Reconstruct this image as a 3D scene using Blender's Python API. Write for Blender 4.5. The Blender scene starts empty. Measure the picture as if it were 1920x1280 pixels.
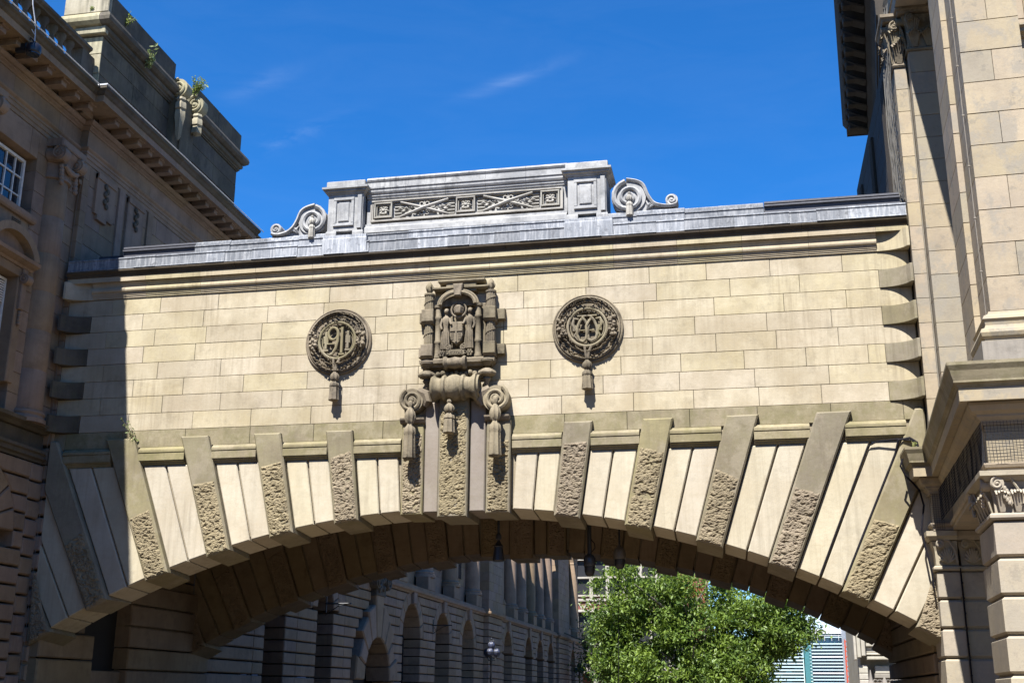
import bpy, bmesh, math, random
from mathutils import Vector, Matrix, noise

rnd = random.Random(11)
S = bpy.context.scene
COL = S.collection
PI = math.pi
sin, cos, rad = math.sin, math.cos, math.radians

# ------------------------------------------------------------------ camera
YAW, PITCH, ROLL = 0.195718, 0.292063, 0.005333
cam_d = bpy.data.cameras.new('camera')
cam = bpy.data.objects.new('camera', cam_d)
COL.objects.link(cam)
_r = Vector((cos(YAW), sin(YAW), 0)); _f0 = Vector((-sin(YAW), cos(YAW), 0)); _z = Vector((0, 0, 1))
_f = _f0 * cos(PITCH) + _z * sin(PITCH); _u = _z * cos(PITCH) - _f0 * sin(PITCH)
_r2 = _r * cos(ROLL) + _u * sin(ROLL); _u2 = _u * cos(ROLL) - _r * sin(ROLL)
cm = Matrix((_r2, _u2, -_f)).transposed().to_4x4()
cm.translation = Vector((6.43, -26.0, 1.65))
cam.matrix_world = cm
cam_d.sensor_width = 36.0
cam_d.lens = 2213.7 / 1920 * 36
cam_d.clip_start = 0.1; cam_d.clip_end = 3000
S.camera = cam

# ------------------------------------------------------------------ sun and sky
SUN_EL, SUN_AZ = rad(57), rad(11.8)          # azimuth: degrees to the left of straight behind the camera
to_sun = Vector((-sin(SUN_AZ) * cos(SUN_EL), -cos(SUN_AZ) * cos(SUN_EL), sin(SUN_EL)))
sun_d = bpy.data.lights.new('sun', 'SUN')
sun_d.energy = 5.0; sun_d.angle = rad(0.5); sun_d.color = (1.0, 0.985, 0.955)
sun = bpy.data.objects.new('sun', sun_d); COL.objects.link(sun)
sun.rotation_euler = to_sun.to_track_quat('Z', 'Y').to_euler()
sun.location = to_sun * 80

W = bpy.data.worlds.new('World'); S.world = W; W.use_nodes = True
wn = W.node_tree; wn.nodes.clear()
WISPS = [((-0.196, 0.855, 0.480), (-0.144, 0.857, 0.496), .009, .13), ((-0.382, 0.822, 0.423), (-0.327, 0.832, 0.448), .011, .13), ((-0.387, 0.796, 0.464), (-0.350, 0.803, 0.482), .011, .09)]
wo = wn.nodes.new('ShaderNodeOutputWorld'); wb = wn.nodes.new('ShaderNodeBackground')
sk = wn.nodes.new('ShaderNodeTexSky'); sk.sky_type = 'NISHITA'; sk.sun_disc = False
sk.sun_elevation = SUN_EL; sk.sun_rotation = math.atan2(to_sun.x, to_sun.y)
sk.altitude = 1400; sk.air_density = 0.9; sk.dust_density = 0.0; sk.ozone_density = 5.0
hs = wn.nodes.new('ShaderNodeHueSaturation'); hs.inputs['Saturation'].default_value = 1.12
hs.inputs['Value'].default_value = 1.0
tn = wn.nodes.new('ShaderNodeMix'); tn.data_type = 'RGBA'; tn.blend_type = 'MULTIPLY'; tn.inputs['Factor'].default_value = 1.0; tn.inputs['B'].default_value = (0.36, 1.03, 1.40, 1)
wn.links.new(hs.outputs[0], tn.inputs['A'])
tc0 = wn.nodes.new('ShaderNodeTexCoord'); sx0 = wn.nodes.new('ShaderNodeSeparateXYZ'); wn.links.new(tc0.outputs['Generated'], sx0.inputs[0])
hz0 = wn.nodes.new('ShaderNodeMapRange'); hz0.inputs['From Min'].default_value = 0.0; hz0.inputs['From Max'].default_value = 0.34     # pale haze low down, deep blue above
hz0.inputs['To Min'].default_value = 0.0; hz0.inputs['To Max'].default_value = 1.0
wn.links.new(sx0.outputs['Z'], hz0.inputs['Value']); wn.links.new(hz0.outputs['Result'], tn.inputs['Factor'])
wn.links.new(sk.outputs[0], hs.inputs['Color'])
# thin wisps of high cloud
tc = wn.nodes.new('ShaderNodeTexCoord')
mp = wn.nodes.new('ShaderNodeMapping'); mp.inputs['Rotation'].default_value = (0.15, -0.35, rad(10)); mp.inputs['Scale'].default_value = (5.0, 9.0, 22.0)
nz = wn.nodes.new('ShaderNodeTexNoise'); nz.inputs['Scale'].default_value = 1.5; nz.inputs['Detail'].default_value = 7
nz.inputs['Roughness'].default_value = 0.62; nz.inputs['Distortion'].default_value = 0.6
wn.links.new(tc.outputs['Generated'], mp.inputs['Vector']); wn.links.new(mp.outputs[0], nz.inputs['Vector'])
def wmath(op, a, b):
    m = wn.nodes.new('ShaderNodeMath'); m.operation = op
    for i, v in enumerate((a, b)):
        if isinstance(v, float): m.inputs[i].default_value = v
        else: wn.links.new(v, m.inputs[i])
    return m.outputs[0]
acc = None
for d1, d2, thin, amt in WISPS:
    c = ((Vector(d1) + Vector(d2)) / 2); ax = (Vector(d2) - Vector(d1)); L = ax.length
    m = wn.nodes.new('ShaderNodeMapping'); m.vector_type = 'TEXTURE'; m.inputs['Location'].default_value = c
    m.inputs['Rotation'].default_value = ax.to_track_quat('X', 'Z').to_euler(); m.inputs['Scale'].default_value = (L * 1.5, L * 1.5, thin)
    wn.links.new(tc.outputs['Generated'], m.inputs['Vector'])
    g = wn.nodes.new('ShaderNodeTexGradient'); g.gradient_type = 'QUADRATIC_SPHERE'; wn.links.new(m.outputs[0], g.inputs['Vector'])
    v = wmath('MULTIPLY', g.outputs['Fac'], amt)
    acc = v if acc is None else wmath('ADD', acc, v)
rm = wn.nodes.new('ShaderNodeMapRange'); rm.inputs['From Min'].default_value = .40; rm.inputs['From Max'].default_value = .72
wn.links.new(nz.outputs['Fac'], rm.inputs['Value'])
base_w = wmath('MULTIPLY', rm.outputs['Result'], 0.012)
cl_f = wmath('ADD', wmath('MULTIPLY', acc, rm.outputs['Result']), base_w)
mx = wn.nodes.new('ShaderNodeMix'); mx.data_type = 'RGBA'; mx.inputs['B'].default_value = (6.5, 7.4, 8.6, 1)
wn.links.new(cl_f, mx.inputs['Factor'])
wn.links.new(tn.outputs['Result'], mx.inputs['A']); wn.links.new(mx.outputs['Result'], wb.inputs['Color'])
wb.inputs['Strength'].default_value = 0.06
wn.links.new(wb.outputs[0], wo.inputs['Surface'])

S.view_settings.view_transform = 'Standard'; S.view_settings.look = 'None'
S.view_settings.exposure = 1.6; S.view_settings.gamma = 1.0
S.view_settings.use_curve_mapping = False

# ------------------------------------------------------------------ materials
MATS = {}
def _n(nt, t, **kw):
    n = nt.nodes.new(t)
    for k, v in kw.items():
        if hasattr(n, k): setattr(n, k, v)
        else: n.inputs[k].default_value = v
    return n
def mixc(nt, fac, a, b, mode='MIX'):
    m = nt.nodes.new('ShaderNodeMix'); m.data_type = 'RGBA'; m.blend_type = mode
    for sock, v in (('Factor', fac), ('A', a), ('B', b)):
        if hasattr(v, 'is_output'): nt.links.new(v, m.inputs[sock])
        elif sock == 'Factor': m.inputs[sock].default_value = v
        else: m.inputs[sock].default_value = (v[0], v[1], v[2], 1)
    return m.outputs['Result']
def ramp(nt, src, p0, p1, v0=0.0, v1=1.0):
    r = nt.nodes.new('ShaderNodeMapRange'); r.inputs['From Min'].default_value = p0; r.inputs['From Max'].default_value = p1
    r.inputs['To Min'].default_value = v0; r.inputs['To Max'].default_value = v1
    nt.links.new(src, r.inputs['Value']); return r.outputs['Result']
def tex(nt, pos, scale, detail=4, rough=0.6, sx=(1, 1, 1), kind='ShaderNodeTexNoise'):
    m = nt.nodes.new('ShaderNodeMapping'); m.inputs['Scale'].default_value = sx
    nt.links.new(pos, m.inputs['Vector'])
    t = nt.nodes.new(kind); t.inputs['Scale'].default_value = scale
    if kind == 'ShaderNodeTexNoise':
        t.inputs['Detail'].default_value = detail; t.inputs['Roughness'].default_value = rough
    nt.links.new(m.outputs[0], t.inputs['Vector'])
    return t
def base_mat(name):
    m = bpy.data.materials.new(name); m.use_nodes = True
    nt = m.node_tree; b = nt.nodes['Principled BSDF']; MATS[name] = m
    return m, nt, b
def stone(name, c1, c2, dirt=(0.12, 0.10, 0.07), dirt_amt=0.35, streak=0.35, moss=0.0, var=0.16, bump=0.25, rough=0.85, pit=0.0, hue=0.04, blot=0.0, blotc=(0.45, 0.43, 0.40), odd=0.0):
    """ashlar: two tones, per-block shift, vertical run-off streaks, soot patches, lichen, fine grain"""
    m, nt, b = base_mat(name); k_ = (0.52, 0.505, 0.475)
    c1, c2, dirt = (tuple(v * k for v, k in zip(c, k_)) for c in (c1, c2, dirt))
    g = nt.nodes.new('ShaderNodeNewGeometry'); pos = g.outputs['Position']
    oi = nt.nodes.new('ShaderNodeObjectInfo')
    big = tex(nt, pos, 0.9, 5, 0.6); fine = tex(nt, pos, 14, 6, 0.7); bed = tex(nt, pos, 1.3, 5, 0.65, (1, 1, 7))
    col = mixc(nt, ramp(nt, big.outputs['Fac'], 0.40, 0.61), c1, c2)
    col = mixc(nt, ramp(nt, bed.outputs['Fac'], 0.52, 0.75, 0, 0.28), col, (c2[0] * .86, c2[1] * .8, c2[2] * .68))
    hsv = nt.nodes.new('ShaderNodeHueSaturation'); nt.links.new(col, hsv.inputs['Color'])
    nt.links.new(ramp(nt, oi.outputs['Random'], 0, 1, 1 - var, 1 + var), hsv.inputs['Value'])
    w = nt.nodes.new('ShaderNodeTexWhiteNoise'); w.noise_dimensions = '1D'
    nt.links.new(oi.outputs['Random'], w.inputs['W'])
    nt.links.new(ramp(nt, w.outputs['Value'], 0, 1, 1 - var * 1.6, 1 + var * 1.2), hsv.inputs['Saturation'])
    nt.links.new(ramp(nt, w.outputs['Value'], 0, 1, 0.5 - hue * .25, 0.5 + hue * .2), hsv.inputs['Hue'])
    col = hsv.outputs['Color']
    if odd > 0: col = mixc(nt, ramp(nt, w.outputs['Value'], 0.72, 0.76, 0, odd), col, tuple(v * k for v, k in zip(blotc, k_)))
    if streak > 0:
        st = tex(nt, pos, 2.6, 6, 0.7, (3.4, 3.4, 0.16)); st2 = tex(nt, pos, 0.55, 3, 0.5)
        ml = nt.nodes.new('ShaderNodeMath'); ml.operation = 'MULTIPLY'
        nt.links.new(ramp(nt, st.outputs['Fac'], 0.46, 0.68), ml.inputs[0])
        nt.links.new(ramp(nt, st2.outputs['Fac'], 0.42, 0.62, 0.1, streak), ml.inputs[1])
        col = mixc(nt, ml.outputs[0], col, (dirt[0] * 1.8, dirt[1] * 1.8, dirt[2] * 1.8))
    if dirt_amt > 0:
        d = tex(nt, pos, 1.7, 8, 0.72)
        col = mixc(nt, ramp(nt, d.outputs['Fac'], 0.52, 0.70, 0, dirt_amt), col, dirt)
    if blot > 0:
        bt = tex(nt, pos, 1.15, 9, 0.74, (1, 1, .8)); col = mixc(nt, ramp(nt, bt.outputs['Fac'], 0.50, 0.57, 0, blot), col, tuple(v * k for v, k in zip(blotc, k_)))
        bt = tex(nt, pos, 2.3, 9, 0.78); col = mixc(nt, ramp(nt, bt.outputs['Fac'], 0.56, 0.62, 0, blot * .8), col, tuple(v * k * .72 for v, k in zip(blotc, k_)))
    if moss > 0:
        ms = tex(nt, pos, 3.1, 8, 0.75)
        col = mixc(nt, ramp(nt, ms.outputs['Fac'], 0.47, 0.60, 0, moss), col, (0.115, 0.105, 0.042))
    col = mixc(nt, ramp(nt, fine.outputs['Fac'], 0.3, 0.75, 0.0, 0.22), col, (c1[0] * .62, c1[1] * .6, c1[2] * .55))
    nt.links.new(col, b.inputs['Base Color'])
    b.inputs['Roughness'].default_value = rough
    b.inputs['Specular IOR Level'].default_value = 0.25
    bp = nt.nodes.new('ShaderNodeBump'); bp.inputs['Strength'].default_value = bump; bp.inputs['Distance'].default_value = 0.02
    h = fine.outputs['Fac']
    if pit > 0:
        v = tex(nt, pos, 26, 0, 0, (1, 1, 1.5), 'ShaderNodeTexVoronoi')
        ad = nt.nodes.new('ShaderNodeMath'); ad.operation = 'MULTIPLY_ADD'
        nt.links.new(v.outputs['Distance'], ad.inputs[0]); ad.inputs[1].default_value = pit; nt.links.new(h, ad.inputs[2]); h = ad.outputs[0]
    nt.links.new(h, bp.inputs['Height']); nt.links.new(bp.outputs[0], b.inputs['Normal'])
    return m
def plain(name, col, rough=0.6, metal=0.0, var=0.0, bump=0.0, scale=8, col2=None, spec=0.5, trans=0.0):
    m, nt, b = base_mat(name)
    b.inputs['Roughness'].default_value = rough; b.inputs['Metallic'].default_value = metal
    b.inputs['Specular IOR Level'].default_value = spec
    g = nt.nodes.new('ShaderNodeNewGeometry')
    t = tex(nt, g.outputs['Position'], scale, 5, 0.65)
    c2 = col2 or tuple(c * 0.72 for c in col)
    c = mixc(nt, ramp(nt, t.outputs['Fac'], 0.35, 0.7), col, c2)
    if var:
        oi = nt.nodes.new('ShaderNodeObjectInfo'); h = nt.nodes.new('ShaderNodeHueSaturation')
        nt.links.new(c, h.inputs['Color']); nt.links.new(ramp(nt, oi.outputs['Random'], 0, 1, 1 - var, 1 + var), h.inputs['Value']); c = h.outputs['Color']
    nt.links.new(c, b.inputs['Base Color'])
    if bump:
        bp = nt.nodes.new('ShaderNodeBump'); bp.inputs['Strength'].default_value = bump; bp.inputs['Distance'].default_value = 0.02
        nt.links.new(t.outputs['Fac'], bp.inputs['Height']); nt.links.new(bp.outputs[0], b.inputs['Normal'])
    return m
def glass(name, col, rough=0.06):
    m, nt, b = base_mat(name)
    b.inputs['Base Color'].default_value = (*col, 1); b.inputs['Roughness'].default_value = rough
    b.inputs['Specular IOR Level'].default_value = 0.8
    g = nt.nodes.new('ShaderNodeNewGeometry'); t = tex(nt, g.outputs['Position'], 0.8, 2, 0.5)
    bp = nt.nodes.new('ShaderNodeBump'); bp.inputs['Strength'].default_value = 0.05; bp.inputs['Distance'].default_value = 0.05
    nt.links.new(t.outputs['Fac'], bp.inputs['Height']); nt.links.new(bp.outputs[0], b.inputs['Normal'])
    return m
def leaf(name, c1, c2):
    m, nt, b = base_mat(name)
    g = nt.nodes.new('ShaderNodeNewGeometry')
    c = mixc(nt, ramp(nt, g.outputs['Random Per Island'], 0, 1), c1, c2)
    cn = tex(nt, g.outputs['Position'], 0.75, 3, 0.6); c = mixc(nt, ramp(nt, cn.outputs['Fac'], 0.38, 0.62, 0.0, 0.75), c, (c2[0] * 1.25, c2[1] * 1.15, c2[2] * .9))
    cn = tex(nt, g.outputs['Position'], 1.1, 2, 0.5, (1.3, 1, 1)); c = mixc(nt, ramp(nt, cn.outputs['Fac'], 0.52, 0.66, 0.0, 0.7), c, (c1[0] * .7, c1[1] * .75, c1[2]))
    nt.links.new(c, b.inputs['Base Color']); b.inputs['Roughness'].default_value = 0.5
    b.inputs['Specular IOR Level'].default_value = 0.4
    tr = nt.nodes.new('ShaderNodeBsdfTranslucent'); nt.links.new(mixc(nt, 0.5, c, (c2[0] * 1.6, c2[1] * 1.7, c2[2])), tr.inputs['Color'])
    mxs = nt.nodes.new('ShaderNodeMixShader'); mxs.inputs[0].default_value = 0.3
    out = nt.nodes['Material Output']
    nt.links.new(b.outputs[0], mxs.inputs[1]); nt.links.new(tr.outputs[0], mxs.inputs[2]); nt.links.new(mxs.outputs[0], out.inputs['Surface'])
    return m
def lead_mat(name):
    m, nt, b = base_mat(name)
    g = nt.nodes.new('ShaderNodeNewGeometry'); pos = g.outputs['Position']; oi = nt.nodes.new('ShaderNodeObjectInfo')
    st = tex(nt, pos, 3.0, 7, 0.72, (5, 5, 0.5)); bl = tex(nt, pos, 1.1, 4, 0.6); sp = tex(nt, pos, 9, 6, 0.7)
    c = mixc(nt, ramp(nt, bl.outputs['Fac'], 0.35, 0.65), (0.10, 0.108, 0.122), (0.16, 0.168, 0.185))
    c = mixc(nt, ramp(nt, st.outputs['Fac'], 0.46, 0.66, 0, 0.85), c, (0.32, 0.32, 0.325))
    c = mixc(nt, ramp(nt, sp.outputs['Fac'], 0.54, 0.66, 0, 0.8), c, (0.065, 0.068, 0.078))
    h = nt.nodes.new('ShaderNodeHueSaturation'); nt.links.new(c, h.inputs['Color'])
    nt.links.new(ramp(nt, oi.outputs['Random'], 0, 1, 0.6, 1.3), h.inputs['Value'])
    nt.links.new(h.outputs[0], b.inputs['Base Color'])
    b.inputs['Roughness'].default_value = 0.62; b.inputs['Metallic'].default_value = 0.0
    bp = nt.nodes.new('ShaderNodeBump'); bp.inputs['Strength'].default_value = 0.3; bp.inputs['Distance'].default_value = 0.02
    nt.links.new(bl.outputs['Fac'], bp.inputs['Height']); nt.links.new(bp.outputs[0], b.inputs['Normal'])
    return m

M_ASH = stone('limestone_ashlar', (0.71, 0.625, 0.465), (0.56, 0.475, 0.325), dirt=(0.17, 0.14, 0.095), dirt_amt=0.42, streak=0.62, var=0.07, hue=0.03, blot=0.42, blotc=(0.55, 0.48, 0.355))
M_VOU = stone('limestone_clean', (0.74, 0.67, 0.53), (0.67, 0.59, 0.45), dirt_amt=0.2, streak=0.36, var=0.06, bump=0.25, hue=0.03, blot=0.25, blotc=(0.60, 0.525, 0.39))
M_BAND = stone('limestone_weathered', (0.40, 0.345, 0.215), (0.29, 0.25, 0.15), dirt_amt=0.5, streak=0.5, moss=0.45, var=0.08, blot=0.5, blotc=(0.50, 0.44, 0.31))
M_SHAFT = stone('limestone_lichen', (0.37, 0.325, 0.21), (0.30, 0.255, 0.175), dirt_amt=0.35, streak=0.6, moss=0.2, var=0.12, hue=0.03, blot=0.4, blotc=(0.47, 0.41, 0.32))
M_ROCK = stone('limestone_rockface', (0.43, 0.355, 0.24), (0.33, 0.27, 0.18), dirt_amt=0.55, streak=0.0, moss=0.1, var=0.08, bump=0.8, pit=1.0)
M_CARV = stone('limestone_carved', (0.41, 0.345, 0.25), (0.24, 0.20, 0.14), dirt=(0.04, 0.034, 0.028), dirt_amt=0.9, streak=0.5, moss=0.05, var=0.05, bump=0.6)
M_CORN = stone('limestone_cornice', (0.68, 0.59, 0.42), (0.58, 0.49, 0.33), dirt=(0.08, 0.065, 0.045), dirt_amt=0.25, streak=0.5, var=0.05)
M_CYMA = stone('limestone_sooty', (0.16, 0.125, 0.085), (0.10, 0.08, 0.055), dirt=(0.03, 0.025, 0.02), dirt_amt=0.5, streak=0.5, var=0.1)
M_REAR = stone('shade_dark_rear_stone', (0.085, 0.07, 0.055), (0.055, 0.045, 0.036), dirt=(0.02, 0.018, 0.015), dirt_amt=0.5, streak=0.4, var=0.15)  # near black, puts the deep shadow under the eaves into the colour
M_JOINT = plain('lime_mortar', (0.22, 0.18, 0.12), 0.95, bump=0.2, scale=20)
M_LEFT = stone('sandstone_left', (0.46, 0.335, 0.24), (0.37, 0.265, 0.185), dirt=(0.07, 0.055, 0.05), dirt_amt=0.35, streak=0.4, var=0.08)
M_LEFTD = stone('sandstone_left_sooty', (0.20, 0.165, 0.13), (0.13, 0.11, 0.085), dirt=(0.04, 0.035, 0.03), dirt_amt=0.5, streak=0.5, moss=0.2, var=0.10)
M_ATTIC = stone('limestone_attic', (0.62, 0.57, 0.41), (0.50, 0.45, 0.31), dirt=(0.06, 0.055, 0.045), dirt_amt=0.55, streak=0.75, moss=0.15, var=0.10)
M_ATTICD = stone('limestone_attic_shade_soot', (0.23, 0.20, 0.155), (0.15, 0.13, 0.10), dirt=(0.04, 0.036, 0.03), dirt_amt=0.7, streak=0.8, moss=0.15, var=0.12, blot=0.4, blotc=(0.10, 0.09, 0.075))  # soot stain plus the shade of the long sides put into the colour
M_RIGHT = stone('limestone_right', (0.60, 0.50, 0.345), (0.52, 0.435, 0.32), dirt=(0.22, 0.19, 0.16), dirt_amt=0.3, streak=0.25, var=0.07, hue=0.04, blot=0.7, blotc=(0.40, 0.37, 0.325), odd=0.55)
M_RUST = stone('limestone_right_rusticated', (0.58, 0.51, 0.40), (0.52, 0.45, 0.35), dirt=(0.30, 0.26, 0.22), dirt_amt=0.3, streak=0.35, var=0.05, blot=0.5, blotc=(0.44, 0.40, 0.345))
M_GREY = stone('limestone_grey_flank', (0.40, 0.365, 0.32), (0.33, 0.30, 0.265), dirt=(0.13, 0.12, 0.11), dirt_amt=0.4, streak=0.6, var=0.07)
M_BROWN = stone('limestone_dark_brown', (0.40, 0.30, 0.19), (0.32, 0.235, 0.145), dirt=(0.08, 0.06, 0.04), dirt_amt=0.4, streak=0.3, var=0.06)  # one darker brown than the front stones, for everything under the arch
M_LEAD = lead_mat('weathered_lead')
M_STONEGREY = stone('grey_stone_attic', (0.68, 0.69, 0.71), (0.48, 0.49, 0.52), dirt=(0.10, 0.105, 0.12), dirt_amt=0.75, streak=1.0, var=0.08, blot=0.55, blotc=(0.34, 0.35, 0.38))
M_RELIEF = stone('grey_stone_relief', (0.64, 0.62, 0.58), (0.52, 0.50, 0.46), dirt=(0.08, 0.07, 0.06), dirt_amt=0.6, streak=0.3, var=0.05)
M_SLATE = plain('dark_slate', (0.045, 0.045, 0.055), 0.6, var=0.25, bump=0.3)
M_BLACK = plain('black_metal', (0.012, 0.012, 0.014), 0.45)
M_CABLE = plain('black_cable', (0.010, 0.009, 0.012), 0.8, spec=0.1)
M_VOID = plain('dark_interior', (0.012, 0.010, 0.009), 0.9)
M_GLASSD = glass('window_glass', (0.012, 0.015, 0.02))
M_WHITE = plain('white_paint', (0.62, 0.60, 0.56), 0.45)
M_GALV = plain('galvanised_strip', (0.55, 0.55, 0.56), 0.45, metal=0.3)

# ------------------------------------------------------------------ mesh helpers
class MB:
    def __init__(s): s.v = []; s.f = []
    def add(s, vs, fs):
        o = len(s.v); s.v.extend([tuple(v) for v in vs]); s.f.extend([tuple(i + o for i in f) for f in fs]); return s
    def build(s, name, mat, parent=None, smooth=False, recalc=True):
        me = bpy.data.meshes.new(name); me.from_pydata(s.v, [], s.f)
        if recalc:
            bm = bmesh.new(); bm.from_mesh(me); bmesh.ops.recalc_face_normals(bm, faces=bm.faces); bm.to_mesh(me); bm.free()
        if smooth:
            me.polygons.foreach_set('use_smooth', [True] * len(me.polygons))
            try: me.set_sharp_from_angle(angle=rad(42))
            except Exception: pass
        me.materials.append(mat); me.update()
        o = bpy.data.objects.new(name, me); COL.objects.link(o)
        if parent is not None: o.parent = parent
        return o
def link(name, me, parent, loc=(0, 0, 0), rotz=0.0, scale=None):
    o = bpy.data.objects.new(name, me); COL.objects.link(o); o.parent = parent; o.location = loc; o.rotation_euler = (0, 0, rotz)
    if scale: o.scale = scale
    return o
def thing(name, label, cat, loc=(0, 0, 0), group=None):
    o = bpy.data.objects.new(name, None); COL.objects.link(o); o.location = loc; o.empty_display_size = 0.3
    tag(o, label, cat, group); return o
def tag(o, label, cat, group=None):
    o['label'] = label; o['category'] = cat
    if group: o['group'] = group
    return o
def struct(o): o['kind'] = 'structure'; return o
def dup(root, loc, label, group=None, rotz=0.0, scale=None):
    r = root.copy(); COL.objects.link(r); r.location = loc; r.rotation_euler = (0, 0, rotz); r['label'] = label
    if scale: r.scale = scale
    if group: r['group'] = group
    for ch in list(root.children):
        c = ch.copy(); COL.objects.link(c); c.parent = r
        for g in ch.children:
            d = g.copy(); COL.objects.link(d); d.parent = c
    return r
# frames: (a along, b up, d outwards) -> world
def FR(a, b, d, y0=0.0): return (a, y0 - d, b)
def frame_front(y0): return lambda a, b, d: (a, y0 - d, b)
def frame_back(y0): return lambda a, b, d: (a, y0 + d, b)
def frame_east(x0): return lambda a, b, d: (x0 + d, a, b)     # faces +X, a = world Y
def frame_west(x0): return lambda a, b, d: (x0 - d, a, b)     # faces -X
FRONT = frame_front(0.0)
def inset(poly, d):
    if d == 0: return list(poly)
    n = len(poly); A = sum(poly[i][0] * poly[(i + 1) % n][1] - poly[(i + 1) % n][0] * poly[i][1] for i in range(n))
    s = 1 if A > 0 else -1; out = []
    for i in range(n):
        p0, p1, p2 = poly[i - 1], poly[i], poly[(i + 1) % n]
        def nrm(a, b):
            dx, dy = b[0] - a[0], b[1] - a[1]; l = math.hypot(dx, dy) or 1e-9
            return (-dy / l * s, dx / l * s)
        n1, n2 = nrm(p0, p1), nrm(p1, p2)
        k = 1 + n1[0] * n2[0] + n1[1] * n2[1]
        k = max(k, 0.25)
        out.append((p1[0] + (n1[0] + n2[0]) / k * d, p1[1] + (n1[1] + n2[1]) / k * d))
    return out
def clip(poly, f):
    """keep the side where f(p) >= 0"""
    out = []
    for i in range(len(poly)):
        a, b = poly[i], poly[(i + 1) % len(poly)]; fa, fb = f(a), f(b)
        if fa >= 0: out.append(a)
        if (fa < 0) != (fb < 0):
            t = fa / (fa - fb); out.append((a[0] + (b[0] - a[0]) * t, a[1] + (b[1] - a[1]) * t))
    q = []
    for p in out:
        if not q or math.hypot(p[0] - q[-1][0], p[1] - q[-1][1]) > 1e-5: q.append(p)
    if len(q) > 1 and math.hypot(q[0][0] - q[-1][0], q[0][1] - q[-1][1]) < 1e-5: q.pop()
    return q
def loft(mb, rings, cap0=True, cap1=True):
    n = len(rings[0]); vs = [p for r in rings for p in r]; fs = []
    for k in range(len(rings) - 1):
        for i in range(n):
            j = (i + 1) % n; fs.append((k * n + i, k * n + j, (k + 1) * n + j, (k + 1) * n + i))
    if cap0: fs.append(tuple(range(n)))
    if cap1: fs.append(tuple((len(rings) - 1) * n + i for i in range(n)))
    mb.add(vs, fs); return mb
def prism(mb, fr, poly, layers):
    """layers: (d, inset) from the back to the front"""
    return loft(mb, [[fr(a, b, d) for a, b in inset(poly, i)] for d, i in layers])
def rect(a0, a1, b0, b1): return [(a0, b0), (a1, b0), (a1, b1), (a0, b1)]
def cb(mb, fr, a0, a1, b0, b1, d0, d1, ch=0.0):
    """chamfered block proud from d0 to d1"""
    if ch > 0: return prism(mb, fr, rect(a0, a1, b0, b1), [(d0, 0), (d1 - ch, 0), (d1, ch)])
    return prism(mb, fr, rect(a0, a1, b0, b1), [(d0, 0), (d1, 0)])
def box(mb, x0, x1, y0, y1, z0, z1): return cb(mb, FRONT, x0, x1, z0, z1, -y1, -y0)
def tube(mb, pts, r, n=6, cap=True):
    pts = [Vector(p) for p in pts]; rs = r if isinstance(r, (list, tuple)) else [r] * len(pts); rings = []; up = None
    for i, p in enumerate(pts):
        t = (pts[min(i + 1, len(pts) - 1)] - pts[max(i - 1, 0)]).normalized()
        if up is None: up = Vector((0, 0, 1)) if abs(t.z) < 0.9 else Vector((1, 0, 0))
        s = t.cross(up)
        if s.length < 1e-4: s = t.orthogonal()
        s.normalize(); up = s.cross(t).normalized()
        rings.append([p + (s * cos(2 * PI * k / n) + up * sin(2 * PI * k / n)) * rs[i] for k in range(n)])
    return loft(mb, rings, cap, cap)
def lathe(mb, c, prof, n=16, axis='Z', flute=0, fdepth=0.0):
    """prof: (r, h) along the axis from c"""
    rings = []
    for r, h in prof:
        ring = []
        for k in range(n):
            a = 2 * PI * k / n; rr = max(r, 1e-4) * (1 - (fdepth * (0.5 - 0.5 * cos(a * flute)) if flute else 0))
            x, y = rr * cos(a), rr * sin(a)
            if axis == 'Z': ring.append((c[0] + x, c[1] + y, c[2] + h))
            elif axis == 'Y': ring.append((c[0] + x, c[1] - h, c[2] + y))      # h towards the camera
            else: ring.append((c[0] + h, c[1] + x, c[2] + y))
        rings.append(ring)
    return loft(mb, rings)
def blob(mb, c, rx, ry, rz, n=8, m=5):
    prof = [(sin(PI * (k + .02) / m * m / (m + .04)) , -cos(PI * (k + .02) / (m + .04))) for k in range(m + 1)]
    rings = [[(c[0] + rx * r * cos(2 * PI * k / n), c[1] + ry * r * sin(2 * PI * k / n), c[2] + rz * h) for k in range(n)] for r, h in prof]
    return loft(mb, rings)
def sweep(mb, prof, path, closed=False):
    """horizontal moulding: prof (p out, z) closed polygon; path (x, y); outwards is to the right of travel"""
    n = len(path); rings = []
    for i in range(n):
        P = Vector(path[i])
        a = Vector(path[i]) - Vector(path[i - 1]) if (i > 0 or closed) else None
        b = Vector(path[(i + 1) % n]) - P if (i < n - 1 or closed) else None
        na = Vector((a.y, -a.x)).normalized() if a is not None else None
        nb = Vector((b.y, -b.x)).normalized() if b is not None else None
        if na is None: m = nb
        elif nb is None: m = na
        else: m = (na + nb) / max(0.2, 1 + na.dot(nb))
        rings.append([(P.x + m.x * p, P.y + m.y * p, z) for p, z in prof])
    if closed: rings.append(rings[0])
    return loft(mb, rings, not closed, not closed)
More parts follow.
